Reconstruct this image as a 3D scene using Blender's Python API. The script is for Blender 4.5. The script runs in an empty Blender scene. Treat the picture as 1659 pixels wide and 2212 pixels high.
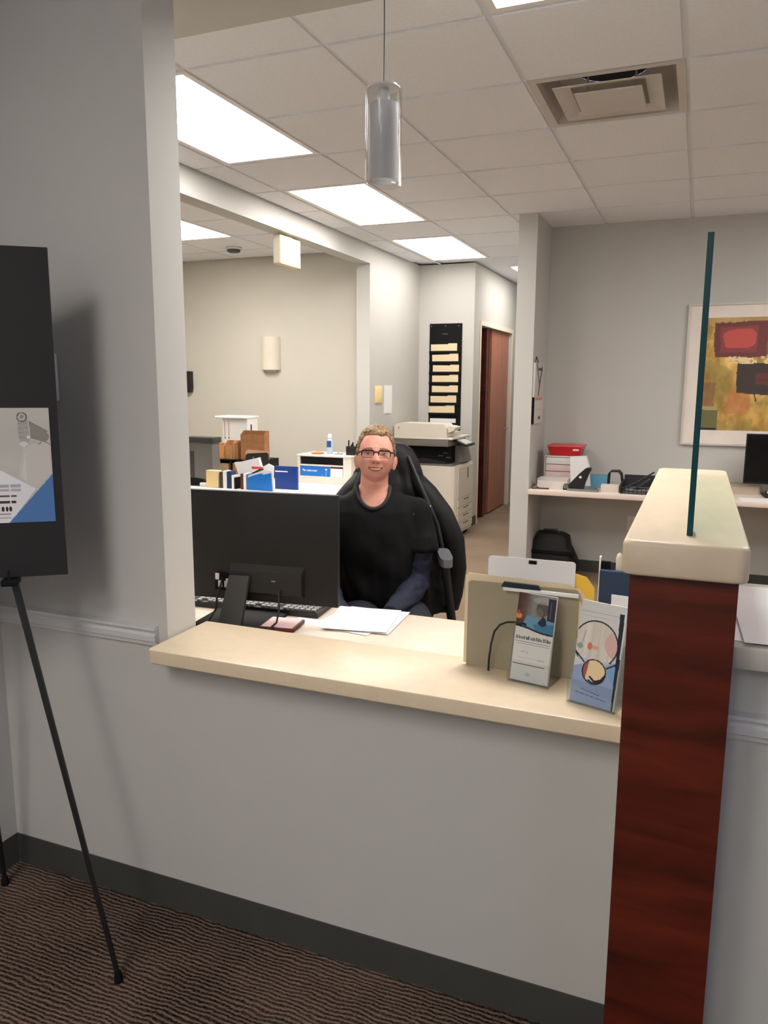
import bpy, bmesh, math, random
import numpy as np
from mathutils import Vector, Matrix, noise
from mathutils.bvhtree import BVHTree

S = bpy.context.scene
COL = S.collection
rnd = random.Random(7)
PI = math.pi

# ------------------------------------------------------------------ camera
cam_d = bpy.data.cameras.new('camera')
cam = bpy.data.objects.new('camera', cam_d)
COL.objects.link(cam)
S.camera = cam
yaw, pitch, roll = math.radians(22.014), math.radians(9.440), math.radians(0.295)
fw = Vector((-math.sin(yaw) * math.cos(pitch), math.cos(yaw) * math.cos(pitch), -math.sin(pitch)))
rt = Vector((math.cos(yaw), math.sin(yaw), 0))
up = rt.cross(fw)
r2 = rt * math.cos(roll) + up * math.sin(roll)
u2 = -rt * math.sin(roll) + up * math.cos(roll)
cam.matrix_world = Matrix(((r2.x, u2.x, -fw.x, 0), (r2.y, u2.y, -fw.y, 0), (r2.z, u2.z, -fw.z, 1.516), (0, 0, 0, 1)))
cam_d.sensor_fit = 'VERTICAL'
cam_d.sensor_height = 36.0
cam_d.sensor_width = 27.0
cam_d.lens = 1660.9 / 2212 * 36.0
cam_d.clip_start = 0.02
cam_d.clip_end = 60

# ------------------------------------------------------------------ world, lights, exposure
W = bpy.data.worlds.new('daylight')
S.world = W
W.use_nodes = True
W.node_tree.nodes['Background'].inputs[0].default_value = (0.50, 0.63, 1.0, 1)
W.node_tree.nodes['Background'].inputs[1].default_value = 1.9
PANEL_OFFICE = 19.0
PANEL_LOBBY = 18.0
S.view_settings.view_transform = 'Standard'
S.view_settings.look = 'None'
S.view_settings.exposure = 0.0
S.view_settings.gamma = 1.0
S.view_settings.use_curve_mapping = False
portal = bpy.data.lights.new('window_daylight', 'AREA')   # portal in the lobby window: only guides sampling of the sky
portal.shape = 'RECTANGLE'
portal.size = 2.4
portal.size_y = 1.5
portal.cycles.is_portal = True
po = bpy.data.objects.new('window_daylight', portal)
COL.objects.link(po)
po.matrix_world = Matrix(((0, 0, 1, 3.36), (1, 0, 0, -0.9), (0, 1, 0, 1.65), (0, 0, 0, 1)))

# ------------------------------------------------------------------ helpers
def lin(c):
    out = []
    for v in c[:3]:
        v = v / 255.0
        out.append(v / 12.92 if v <= 0.04045 else ((v + 0.055) / 1.055) ** 2.4)
    return tuple(out)

MATS = {}
def mat(name, rgb, rough=0.5, metal=0.0, spec=0.5, var=0.05, vscale=6.0, stretch=None, bump=0.0, bscale=80.0,
        rgb2=None, emit=0.0, sub=0.0, coat=0.0, detail=4.0):
    if name in MATS:
        return MATS[name]
    m = bpy.data.materials.new(name)
    m.use_nodes = True
    nt = m.node_tree
    b = nt.nodes['Principled BSDF']
    c = lin(rgb)
    tc = nt.nodes.new('ShaderNodeTexCoord')
    mp = nt.nodes.new('ShaderNodeMapping')
    nt.links.new(tc.outputs['Object'], mp.inputs['Vector'])
    if stretch:
        mp.inputs['Scale'].default_value = stretch
    nz = nt.nodes.new('ShaderNodeTexNoise')
    nz.inputs['Scale'].default_value = vscale
    nz.inputs['Detail'].default_value = detail
    nt.links.new(mp.outputs[0], nz.inputs['Vector'])
    rp = nt.nodes.new('ShaderNodeValToRGB')
    c2 = lin(rgb2) if rgb2 else tuple(v * (1 - var) for v in c)
    c1 = c if rgb2 else tuple(min(1, v * (1 + var)) for v in c)
    rp.color_ramp.elements[0].position = 0.32
    rp.color_ramp.elements[1].position = 0.68
    rp.color_ramp.elements[0].color = (*c2, 1)
    rp.color_ramp.elements[1].color = (*c1, 1)
    nt.links.new(nz.outputs['Fac'], rp.inputs['Fac'])
    nt.links.new(rp.outputs[0], b.inputs['Base Color'])
    b.inputs['Roughness'].default_value = rough
    b.inputs['Metallic'].default_value = metal
    b.inputs['Specular IOR Level'].default_value = spec
    b.inputs['Coat Weight'].default_value = coat
    if sub:
        b.inputs['Subsurface Weight'].default_value = sub
        b.inputs['Subsurface Radius'].default_value = (0.01, 0.004, 0.002)
    if emit:
        nt.links.new(rp.outputs[0], b.inputs['Emission Color'])
        b.inputs['Emission Strength'].default_value = emit
    if bump:
        n2 = nt.nodes.new('ShaderNodeTexNoise')
        n2.inputs['Scale'].default_value = bscale
        n2.inputs['Detail'].default_value = 3
        nt.links.new(mp.outputs[0], n2.inputs['Vector'])
        bp = nt.nodes.new('ShaderNodeBump')
        bp.inputs['Strength'].default_value = bump
        bp.inputs['Distance'].default_value = 0.004
        nt.links.new(n2.outputs['Fac'], bp.inputs['Height'])
        nt.links.new(bp.outputs[0], b.inputs['Normal'])
    MATS[name] = m
    return m

def thin_clear(name, rgb, gloss=0.12, rough=0.03, base=0.03):
    """thin sheet of clear plastic or glass"""
    if name in MATS:
        return MATS[name]
    m = bpy.data.materials.new(name)
    m.use_nodes = True
    nt = m.node_tree
    nt.nodes.remove(nt.nodes['Principled BSDF'])
    out = nt.nodes['Material Output']
    tr = nt.nodes.new('ShaderNodeBsdfTransparent')
    tr.inputs[0].default_value = (*lin(rgb), 1)
    gl = nt.nodes.new('ShaderNodeBsdfGlossy')
    gl.inputs['Roughness'].default_value = rough
    lw = nt.nodes.new('ShaderNodeLayerWeight')
    lw.inputs['Blend'].default_value = 0.5
    pw = nt.nodes.new('ShaderNodeMath')
    pw.operation = 'POWER'
    nt.links.new(lw.outputs['Facing'], pw.inputs[0])
    pw.inputs[1].default_value = 4.0
    ma = nt.nodes.new('ShaderNodeMath')
    ma.operation = 'MULTIPLY_ADD'
    nt.links.new(pw.outputs[0], ma.inputs[0])
    ma.inputs[1].default_value = gloss * 3
    ma.inputs[2].default_value = base
    mx = nt.nodes.new('ShaderNodeMixShader')
    nt.links.new(ma.outputs[0], mx.inputs[0])
    nt.links.new(tr.outputs[0], mx.inputs[1])
    nt.links.new(gl.outputs[0], mx.inputs[2])
    nt.links.new(mx.outputs[0], out.inputs['Surface'])
    MATS[name] = m
    return m

class G:
    """collects shapes for ONE mesh object"""
    def __init__(s):
        s.v, s.f, s.m = [], [], []
    def add(s, vs, fs, mi=0, M=None):
        o = len(s.v)
        if M is not None:
            vs = [M @ Vector(p) for p in vs]
        s.v += [tuple(p) for p in vs]
        s.f += [tuple(i + o for i in f) for f in fs]
        s.m += [mi] * len(fs)
        return s
    def box(s, x0, y0, z0, x1, y1, z1, bev=0.0, seg=2, mi=0, M=None):
        vs = [(x0, y0, z0), (x1, y0, z0), (x1, y1, z0), (x0, y1, z0), (x0, y0, z1), (x1, y0, z1), (x1, y1, z1), (x0, y1, z1)]
        fs = [(0, 3, 2, 1), (4, 5, 6, 7), (0, 1, 5, 4), (1, 2, 6, 5), (2, 3, 7, 6), (3, 0, 4, 7)]
        if bev <= 0:
            return s.add(vs, fs, mi, M)
        bm = bmesh.new()
        bv = [bm.verts.new(p) for p in vs]
        for f in fs:
            bm.faces.new([bv[i] for i in f])
        bmesh.ops.bevel(bm, geom=list(bm.edges), offset=bev, segments=seg, profile=0.5, affect='EDGES', clamp_overlap=True)
        bm.verts.index_update()
        s.add([v.co[:] for v in bm.verts], [[v.index for v in f.verts] for f in bm.faces], mi, M)
        bm.free()
        return s
    def loft(s, rings, cap=True, mi=0, M=None, closed=True):
        n = len(rings[0])
        vs = [p for r in rings for p in r]
        fs = []
        for a in range(len(rings) - 1):
            for k in range(n if closed else n - 1):
                k2 = (k + 1) % n
                fs.append((a * n + k, a * n + k2, (a + 1) * n + k2, (a + 1) * n + k))
        if cap and closed:
            fs.append(tuple(reversed(range(n))))
            fs.append(tuple(range((len(rings) - 1) * n, len(rings) * n)))
        return s.add(vs, fs, mi, M)
    def tube(s, pts, r, n=8, mi=0, M=None, cap=True):
        pts = [Vector(p) for p in pts]
        rs = r if isinstance(r, (list, tuple)) else [r] * len(pts)
        rings = []
        ref = None
        for i, p in enumerate(pts):
            if i == 0: t = pts[1] - p
            elif i == len(pts) - 1: t = p - pts[i - 1]
            else: t = (pts[i + 1] - p).normalized() + (p - pts[i - 1]).normalized()
            t.normalize()
            if ref is None:
                ref = Vector((0, 0, 1)) if abs(t.z) < 0.9 else Vector((1, 0, 0))
            a = ref - t * ref.dot(t)
            a.normalize()
            ref = a
            b = t.cross(a)
            rings.append([p + (a * math.cos(2 * PI * k / n) + b * math.sin(2 * PI * k / n)) * rs[i] for k in range(n)])
        return s.loft(rings, cap, mi, M)
    def lathe(s, prof, n=24, mi=0, M=None):
        rings = [[(r * math.cos(2 * PI * k / n), r * math.sin(2 * PI * k / n), z) for k in range(n)] for r, z in prof]
        return s.loft(rings, True, mi, M)
    def prism(s, poly, ax, d0, d1, mi=0, M=None):
        def P(a, b, d):
            return {'x': (d, a, b), 'y': (a, d, b), 'z': (a, b, d)}[ax]
        return s.loft([[P(a, b, d0) for a, b in poly], [P(a, b, d1) for a, b in poly]], True, mi, M)
    def sphere(s, c, r, nu=16, nv=10, mi=0, M=None):
        rx, ry, rz = r if isinstance(r, (tuple, list)) else (r, r, r)
        rings = []
        for j in range(1, nv):
            t = PI * j / nv
            rings.append([(c[0] + rx * math.sin(t) * math.cos(2 * PI * k / nu), c[1] + ry * math.sin(t) * math.sin(2 * PI * k / nu), c[2] - rz * math.cos(t)) for k in range(nu)])
        return s.loft(rings, True, mi, M)
    def mesh(s, name):
        me = bpy.data.meshes.new(name)
        me.from_pydata(s.v, [], s.f)
        me.polygons.foreach_set('material_index', s.m)
        bm = bmesh.new()
        bm.from_mesh(me)
        bmesh.ops.recalc_face_normals(bm, faces=bm.faces)
        bm.to_mesh(me)
        bm.free()
        return me
    def obj(s, name, mats, parent=None, loc=(0, 0, 0), rz=0.0, rot=None, smooth=True, ang=38):
        me = s.mesh(name)
        for m in (mats if isinstance(mats, (list, tuple)) else [mats]):
            me.materials.append(m)
        if smooth:
            me.polygons.foreach_set('use_smooth', [True] * len(me.polygons))
            me.set_sharp_from_angle(angle=math.radians(ang))
        return link(name, me, parent, loc, rz, rot)

def link(name, me, parent=None, loc=(0, 0, 0), rz=0.0, rot=None):
    o = bpy.data.objects.new(name, me)
    COL.objects.link(o)
    o.parent = parent
    o.location = loc
    o.rotation_euler = rot if rot else (0, 0, rz)
    return o

def tag(o, label, cat, group=None):
    o['label'] = label
    o['category'] = cat
    if group:
        o['group'] = group
    return o

def thing(name, label, cat, loc=(0, 0, 0), rz=0.0, group=None, rot=None):
    o = bpy.data.objects.new(name, None)
    o.empty_display_size = 0.05
    COL.objects.link(o)
    o.location = loc
    o.rotation_euler = rot if rot else (0, 0, rz)
    return tag(o, label, cat, group)

def struct(g, name, m, parent=None, smooth=True):
    o = g.obj(name, m, parent, smooth=smooth)
    if parent is None:
        o['kind'] = 'structure'
    return o

def copy_thing(o, parent=None):
    c = o.copy()
    COL.objects.link(c)
    c.parent = parent
    for ch in [x for x in bpy.data.objects if x.parent == o]:
        copy_thing(ch, c)
    return c

def rrect(w, h, r, n=5, cx=0, cy=0):
    pts = []
    for (sx, sy, a0) in ((1, 1, 0), (-1, 1, 90), (-1, -1, 180), (1, -1, 270)):
        for k in range(n + 1):
            a = math.radians(a0 + 90 * k / n)
            pts.append((cx + sx * (w / 2 - r) + r * math.cos(a), cy + sy * (h / 2 - r) + r * math.sin(a)))
    return pts

def attr_mat(name='printed paper', rough=0.55):
    if name in MATS:
        return MATS[name]
    m = bpy.data.materials.new(name)
    m.use_nodes = True
    b = m.node_tree.nodes['Principled BSDF']
    a = m.node_tree.nodes.new('ShaderNodeAttribute')
    a.attribute_name = 'Col'
    m.node_tree.links.new(a.outputs['Color'], b.inputs['Base Color'])
    b.inputs['Roughness'].default_value = rough
    MATS[name] = m
    return m

def painted(name, w, h, nx, ny, fn, parent=None, loc=(0, 0, 0), rz=0.0, rot=None, bend=None, rough=0.55):
    """flat print in the local XZ plane facing -Y, origin at its bottom left; fn(U,V) -> sRGB arrays 0..255"""
    us, vs = np.meshgrid(np.linspace(0, 1, nx + 1), np.linspace(0, 1, ny + 1))
    co = np.zeros(((nx + 1) * (ny + 1), 3))
    co[:, 0] = us.ravel() * w
    co[:, 2] = vs.ravel() * h
    if bend:
        co[:, 1] = bend(us.ravel(), vs.ravel())
    i = np.arange(nx * ny)
    a = (i // nx) * (nx + 1) + i % nx
    fc = np.stack([a, a + 1, a + nx + 2, a + nx + 1], 1)
    me = bpy.data.meshes.new(name)
    me.from_pydata(co.tolist(), [], fc.tolist())
    cu = (i % nx + 0.5) / nx
    cv = (i // nx + 0.5) / ny
    c = np.asarray(fn(cu, cv), float) / 255.0
    c = np.clip(c, 0, 1)
    c = np.where(c <= 0.04045, c / 12.92, ((c + 0.055) / 1.055) ** 2.4)
    c4 = np.concatenate([c, np.ones((len(c), 1))], 1)
    at = me.color_attributes.new('Col', 'FLOAT_COLOR', 'CORNER')
    at.data.foreach_set('color', np.repeat(c4, 4, axis=0).ravel().astype(np.float32))
    me.materials.append(attr_mat('printed paper' if rough > 0.4 else 'printed gloss', rough))
    return link(name, me, parent, loc, rz, rot)

class Paint:
    """tiny raster painter on (U,V) samples"""
    def __init__(s, u, v, bg):
        s.u, s.v = u, v
        s.c = np.tile(np.array(bg, float), (len(u), 1))
    def put(s, mask, rgb, a=1.0):
        a = np.asarray(a) * mask
        s.c = s.c * (1 - a[:, None]) + np.array(rgb, float)[None, :] * a[:, None]
    def rect(s, x0, y0, x1, y1, rgb, a=1.0):
        s.put(((s.u >= x0) & (s.u <= x1) & (s.v >= y0) & (s.v <= y1)).astype(float), rgb, a)
    def ell(s, cx, cy, rx, ry, rgb, a=1.0, ring=None):
        d = np.hypot((s.u - cx) / rx, (s.v - cy) / ry)
        m = (d <= 1) if ring is None else ((d <= 1) & (d >= ring))
        s.put(m.astype(float), rgb, a)
    def line(s, x0, y0, x1, y1, w, rgb, a=1.0, asp=1.0):
        px, py = s.u - x0, (s.v - y0) * asp
        dx, dy = x1 - x0, (y1 - y0) * asp
        t = np.clip((px * dx + py * dy) / (dx * dx + dy * dy + 1e-12), 0, 1)
        s.put((np.hypot(px - t * dx, py - t * dy) <= w / 2).astype(float), rgb, a)
    def poly(s, pts, rgb, a=1.0):
        ins = np.zeros(len(s.u), bool)
        n = len(pts)
        for i in range(n):
            x0, y0 = pts[i]
            x1, y1 = pts[(i + 1) % n]
            if y0 == y1:
                continue
            c = ((s.v < y0) != (s.v < y1)) & (s.u < (x1 - x0) * (s.v - y0) / (y1 - y0) + x0)
            ins ^= c
        s.put(ins.astype(float), rgb, a)

def vnoise(u, v, sc, seed=0, oct=4):
    g = np.random.RandomState(seed)
    out = np.zeros(len(u))
    amp = 1.0
    tot = 0
    for o in range(oct):
        n = 64
        T = g.rand(n, n)
        x, y = u * sc * 2 ** o, v * sc * 2 ** o
        xi, yi = np.floor(x).astype(int), np.floor(y).astype(int)
        fx, fy = x - xi, y - yi
        fx, fy = fx * fx * (3 - 2 * fx), fy * fy * (3 - 2 * fy)
        a = T[yi % n, xi % n] * (1 - fx) + T[yi % n, (xi + 1) % n] * fx
        b = T[(yi + 1) % n, xi % n] * (1 - fx) + T[(yi + 1) % n, (xi + 1) % n] * fx
        out += amp * (a * (1 - fy) + b * fy)
        tot += amp
        amp *= 0.5
    return out / tot

# ------------------------------------------------------------------ materials
PAINT = mat('wall_paint', (200, 198, 193), 0.75, spec=0.25, var=0.015, vscale=2.0, bump=0.03, bscale=220)
PAINTS = mat('side_room_paint', (206, 201, 190), 0.75, spec=0.25, var=0.015, vscale=2.0)
TILE = mat('ceiling_board', (238, 239, 243), 0.9, spec=0.1, var=0.02, vscale=60, bump=0.1, bscale=300)
GRIDM = mat('ceiling_grid_paint', (230, 230, 234), 0.5, var=0.02)
TRIMW = mat('trim_paint', (216, 216, 216), 0.4, var=0.02)
BASEB = mat('rubber_base', (70, 70, 68), 0.55, var=0.06)
LAM = mat('cream_laminate', (226, 206, 176), 0.38, var=0.03, vscale=30, detail=8, bump=0.02)
LAM2 = mat('pale_laminate', (226, 211, 192), 0.35, var=0.03, vscale=25, detail=8)
WHITE = mat('white_plastic', (232, 230, 226), 0.4, var=0.02)
PAPER = mat('white_paper', (242, 240, 240), 0.7, var=0.015)
CREAM = mat('cream_plastic', (222, 214, 198), 0.45, var=0.02)
BLACK = mat('black_plastic', (24, 24, 25), 0.42, var=0.15)
BLACKM = mat('black_matte', (17, 17, 18), 0.75, var=0.15, spec=0.2)
DGREY = mat('dark_grey_plastic', (60, 60, 60), 0.5, var=0.08)
MGREY = mat('mid_grey_plastic', (112, 110, 106), 0.5, var=0.05)
METAL = mat('brushed_metal', (170, 170, 170), 0.3, metal=0.9, var=0.04)
MANILA = mat('manila_card', (236, 216, 180), 0.75, var=0.03)
TAN = mat('tan_card', (176, 128, 84), 0.75, var=0.12, vscale=25)
TAUPE = mat('taupe_card', (158, 148, 126), 0.75, var=0.03)
BLUE = mat('blue_folder', (20, 116, 205), 0.45, var=0.04)
DBLUE = mat('dark_blue_folder', (12, 60, 140), 0.45, var=0.05)
NAVY = mat('navy_card', (10, 50, 92), 0.5, var=0.05)
RED = mat('red_plastic', (190, 22, 34), 0.35, var=0.06)
CLEAR = thin_clear('clear_acrylic', (248, 250, 251), 0.2)
DIFF = None

def emit_mat(name, rgb, st):
    m = bpy.data.materials.new(name)
    m.use_nodes = True
    nt = m.node_tree
    b = nt.nodes['Principled BSDF']
    b.inputs['Base Color'].default_value = (0.8, 0.8, 0.8, 1)
    b.inputs['Emission Color'].default_value = (*lin(rgb), 1)
    b.inputs['Emission Strength'].default_value = st
    return m
LENS_O = emit_mat('lit_lens_office', (255, 250, 245), PANEL_OFFICE)
LENS_F = emit_mat('lit_lens_far', (255, 250, 244), PANEL_OFFICE * 0.5)
LENS_N = emit_mat('lit_lens_near', (255, 250, 246), PANEL_OFFICE * 2.0)
LENS_S = emit_mat('lit_lens_side_room', (255, 249, 240), PANEL_OFFICE * 1.35)
LENS_L = emit_mat('lit_lens_lobby', (255, 250, 244), PANEL_LOBBY)

def carpet(name, base, dark, pitch, contrast, bump):
    m = bpy.data.materials.new(name)
    m.use_nodes = True
    nt = m.node_tree
    b = nt.nodes['Principled BSDF']
    tc = nt.nodes.new('ShaderNodeTexCoord')
    sp = nt.nodes.new('ShaderNodeSeparateXYZ')
    nt.links.new(tc.outputs['Object'], sp.inputs[0])
    n1 = nt.nodes.new('ShaderNodeTexNoise')
    n1.inputs['Scale'].default_value = 14
    n1.inputs['Detail'].default_value = 5
    nt.links.new(tc.outputs['Object'], n1.inputs['Vector'])
    off = nt.nodes.new('ShaderNodeMath')
    off.operation = 'MULTIPLY_ADD'
    nt.links.new(n1.outputs['Fac'], off.inputs[0])
    off.inputs[1].default_value = pitch * 2.2
    nt.links.new(sp.outputs['Y'], off.inputs[2])
    fr = nt.nodes.new('ShaderNodeMath')
    fr.operation = 'MULTIPLY'
    nt.links.new(off.outputs[0], fr.inputs[0])
    fr.inputs[1].default_value = 2 * PI / pitch
    sn = nt.nodes.new('ShaderNodeMath')
    sn.operation = 'SINE'
    nt.links.new(fr.outputs[0], sn.inputs[0])
    n2 = nt.nodes.new('ShaderNodeTexNoise')
    n2.inputs['Scale'].default_value = 160
    n2.inputs['Detail'].default_value = 2
    nt.links.new(tc.outputs['Object'], n2.inputs['Vector'])
    n3 = nt.nodes.new('ShaderNodeTexNoise')
    n3.inputs['Scale'].default_value = 2.2
    nt.links.new(tc.outputs['Object'], n3.inputs['Vector'])
    a1 = nt.nodes.new('ShaderNodeMath')
    a1.operation = 'MULTIPLY_ADD'
    nt.links.new(sn.outputs[0], a1.inputs[0])
    a1.inputs[1].default_value = contrast
    nt.links.new(n2.outputs['Fac'], a1.inputs[2])
    a2 = nt.nodes.new('ShaderNodeMath')
    a2.operation = 'ADD'
    nt.links.new(a1.outputs[0], a2.inputs[0])
    nt.links.new(n3.outputs['Fac'], a2.inputs[1])
    rp = nt.nodes.new('ShaderNodeValToRGB')
    rp.color_ramp.elements[0].position = 0.36
    rp.color_ramp.elements[1].position = 0.92
    rp.color_ramp.elements[0].color = (*lin(dark), 1)
    rp.color_ramp.elements[1].color = (*lin(base), 1)
    sc = nt.nodes.new('ShaderNodeMath')
    sc.operation = 'MULTIPLY'
    nt.links.new(a2.outputs[0], sc.inputs[0])
    sc.inputs[1].default_value = 0.66
    nt.links.new(sc.outputs[0], rp.inputs['Fac'])
    nt.links.new(rp.outputs[0], b.inputs['Base Color'])
    b.inputs['Roughness'].default_value = 0.95
    b.inputs['Specular IOR Level'].default_value = 0.1
    bp = nt.nodes.new('ShaderNodeBump')
    bp.inputs['Strength'].default_value = bump
    bp.inputs['Distance'].default_value = 0.006
    nt.links.new(a1.outputs[0], bp.inputs['Height'])
    nt.links.new(bp.outputs[0], b.inputs['Normal'])
    return m
CARP_L = carpet('ribbed_carpet', (138, 115, 100), (28, 23, 22), 0.0125, 0.34, 0.9)
CARP_O = carpet('tan_carpet', (150, 132, 114), (118, 100, 84), 0.006, 0.05, 0.5)

def wood(name, c0, c1, c2, horizontal=True, rough=0.32):
    m = bpy.data.materials.new(name)
    m.use_nodes = True
    nt = m.node_tree
    b = nt.nodes['Principled BSDF']
    tc = nt.nodes.new('ShaderNodeTexCoord')
    mp = nt.nodes.new('ShaderNodeMapping')
    nt.links.new(tc.outputs['Object'], mp.inputs[0])
    mp.inputs['Scale'].default_value = (1.3, 1.3, 8) if horizontal else (16, 16, 1.4)
    n1 = nt.nodes.new('ShaderNodeTexNoise')
    n1.inputs['Scale'].default_value = 1.7
    n1.inputs['Detail'].default_value = 9
    n1.inputs['Roughness'].default_value = 0.62
    n1.inputs['Distortion'].default_value = 0.7
    nt.links.new(mp.outputs[0], n1.inputs['Vector'])
    rp = nt.nodes.new('ShaderNodeValToRGB')
    rp.color_ramp.elements[0].position = 0.3
    rp.color_ramp.elements[0].color = (*lin(c0), 1)
    rp.color_ramp.elements[1].position = 0.72
    rp.color_ramp.elements[1].color = (*lin(c2), 1)
    e = rp.color_ramp.elements.new(0.5)
    e.color = (*lin(c1), 1)
    nt.links.new(n1.outputs['Fac'], rp.inputs['Fac'])
    nt.links.new(rp.outputs[0], b.inputs['Base Color'])
    b.inputs['Roughness'].default_value = rough
    b.inputs['Coat Weight'].default_value = 0.0
    return m
CHERRY = wood('cherry_veneer', (56, 18, 12), (86, 29, 17), (110, 41, 22))
CHERRYD = wood('cherry_door', (150, 94, 74), (172, 114, 92), (186, 126, 102), horizontal=False, rough=0.4)

# ================================================================== STRUCTURE
H = 2.743
YF, YB = 1.653, 1.780        # front and back face of the reception wall
g = G().box(-2.06, -2.7, -0.05, 3.4, 1.715, 0.0)
struct(g, 'floor', CARP_L, smooth=False)
g = G().box(-5.5, 1.715, -0.05, 3.4, 11.1, 0.0)
struct(g, 'floor', CARP_O, smooth=False)

g = G()
g.box(-2.95, YF, 0, -1.305, YB, H)
g.box(-1.305, YF, 0, -0.101, YB, 0.787)
g.box(0.091, YF, 0, 3.3, YB, 0.974)
g.box(-1.305, YF, 2.55, 3.3, YB, H)
g.box(-2.8, YB, 2.55, 3.3, 2.12, H)
g.box(-0.101, YF, 0, 0.091, YF + 0.002, 0.5)
struct(g, 'wall_front', PAINT, smooth=False)
struct(G().box(-2.06, -2.7, 0, -1.926, YF, H), 'wall_left', PAINT, smooth=False)
struct(G().box(-2.06, -2.8, 0, 3.4, -2.7, H), 'wall_rear', PAINT, smooth=False)
g = G()
wy0, wy1, wz0, wz1 = -2.1, 0.3, 0.9, 2.4
g.box(3.3, -2.7, 0, 3.4, wy0, H)
g.box(3.3, wy1, 0, 3.4, 6.5, H)
g.box(3.3, wy0, 0, 3.4, wy1, wz0)
g.box(3.3, wy0, wz1, 3.4, wy1, H)
struct(g, 'wall_right', PAINT, smooth=False)
win = struct(G().box(3.33, wy0, wz0, 3.37, wy0 + 0.05, wz1).box(3.33, wy1 - 0.05, wz0, 3.37, wy1, wz1)
             .box(3.33, wy0 + 0.05, wz0, 3.37, wy1 - 0.05, wz0 + 0.05).box(3.33, wy0 + 0.05, wz1 - 0.05, 3.37, wy1 - 0.05, wz1)
             .box(3.33, -0.925, wz0 + 0.05, 3.37, -0.875, wz1 - 0.05), 'window_1', TRIMW, smooth=False)
PANE = thin_clear('window_glass', (250, 252, 252), 0.08)
for a, b in ((wy0 + 0.05, -0.925), (-0.875, wy1 - 0.05)):
    G().box(3.348, a, wz0 + 0.05, 3.352, b, wz1 - 0.05).obj('pane', PANE, win, smooth=False)

g = G()
g.box(-2.93, YB, 0, -2.8, 3.0, H)
g.box(-2.93, 3.0, 2.58, -2.8, 6.56, H)
g.box(-2.93, 6.56, 0, -2.8, 8.0, H)
struct(g, 'wall_office_left', PAINT, smooth=False)
g = G()
g.box(-2.8, 7.9, 0, -2.2, 8.0, H)
struct(g, 'wall_office_back', PAINT, smooth=False)
g = G()
g.box(-2.33, 8.0, 0, -2.2, 8.17, H)
g.box(-2.33, 8.17, 2.14, -2.2, 9.64, H)
g.box(-2.33, 9.64, 0, -2.2, 11.1, H)
g.box(-2.2, 11.0, 0, -1.155, 11.1, H)
struct(g, 'wall_corridor', PAINT, smooth=False)
g = G()
g.box(-1.292, 5.78, 0, -1.155, 11.0, H)
struct(g, 'wall_divider', PAINT, smooth=False)
struct(G().box(-1.155, 6.35, 0, 3.3, 6.48, H), 'wall_back', PAINT, smooth=False)
g = G()
g.box(-5.5, 6.8, 0, -2.93, 6.93, H)
g.box(-5.5, 1.8, 0, -5.4, 6.8, H)
g.box(-5.4, 1.8, 0, -2.93, 1.9, H)
struct(g, 'wall_side_room', PAINTS, smooth=False)
# dark room behind the cherry doors
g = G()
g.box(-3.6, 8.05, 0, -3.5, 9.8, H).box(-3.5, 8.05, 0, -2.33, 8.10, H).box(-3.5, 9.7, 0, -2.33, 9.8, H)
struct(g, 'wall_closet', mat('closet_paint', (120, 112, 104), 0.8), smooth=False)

# skirting
def skirt(name, segs):
    g = G()
    for x0, y0, x1, y1 in segs:
        g.box(min(x0, x1), min(y0, y1), 0, max(x0, x1), max(y0, y1), 0.098)
    struct(g, name, BASEB, smooth=False)
skirt('baseboard_front', [(-1.926, YF - 0.004, -0.102, YF), (0.092, YF - 0.004, 3.3, YF)])
skirt('baseboard_left', [(-1.926, -2.7, -1.922, YF - 0.004)])
skirt('baseboard_corridor', [(-2.8, 7.896, -2.196, 7.9), (-2.2, 7.9, -2.196, 8.13)])
skirt('baseboard_back', [(-1.151, 6.346, 3.3, 6.35), (-1.155, 5.78, -1.151, 6.346)])

# chair rail
prof = [(0, 0.800), (0.010, 0.802), (0.012, 0.812), (0.018, 0.816), (0.020, 0.832), (0.014, 0.838), (0.016, 0.846), (0.026, 0.850), (0.026, 0.858), (0, 0.860)]
def rail(name, x0, x1):
    g = G()
    g.prism([(YF - a, b) for a, b in prof], 'x', x0, x1)
    struct(g, name, TRIMW, smooth=False)
rail('trim_1', -1.926, -1.335)
rail('trim_2', 0.092, 3.3)
g = G()
g.prism([(-1.926 + a, b) for a, b in prof], 'y', -2.7, YF - 0.028)
struct(g, 'trim_3', TRIMW, smooth=False)

# ------------------------------------------------------------------ ceiling
VX0, VX1, VY0, VY1 = -0.7425, -0.13, 3.353, 3.963
ceil = struct(G().box(-5.5, YB, 2.760, VX0, 11.1, 2.80).box(VX1, YB, 2.760, 3.4, 11.1, 2.80).box(VX0, YB, 2.76, VX1, VY0, 2.80)
              .box(VX0, VY1, 2.76, VX1, 11.1, 2.80), 'ceiling', TILE, smooth=False)
struct(G().box(-2.06, -2.8, H, 3.4, YF, 2.80), 'ceiling', TILE, smooth=False)
XL = [-2.8, -2.580, -1.9675, -1.355, -0.7425, -0.130, 0.4825, 1.095, 1.7075]
YL = [2.133 + 0.61 * k for k in range(0, 10)]
def tile_mesh(w, d):
    gg = G()
    e = 0.012
    gg.box(-w / 2 + e, -d / 2 + e, 0.0, w / 2 - e, d / 2 - e, 0.010)
    gg.box(-w / 2 + 0.002, -d / 2 + 0.002, 0.010, w / 2 - 0.002, d / 2 - 0.002, 0.018)
    me = gg.mesh('ceiling_tile')
    me.materials.append(TILE)
    return me
TM = {}
taken = []
def lit(x0, x1, y0, y1):
    taken.append((x0, x1, y0, y1))
lit(-2.58, -1.9675, 2.743, 3.963); lit(-2.58, -1.9675, 4.573, 5.793); lit(-2.58, -1.9675, 6.403, 7.623)
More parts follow.
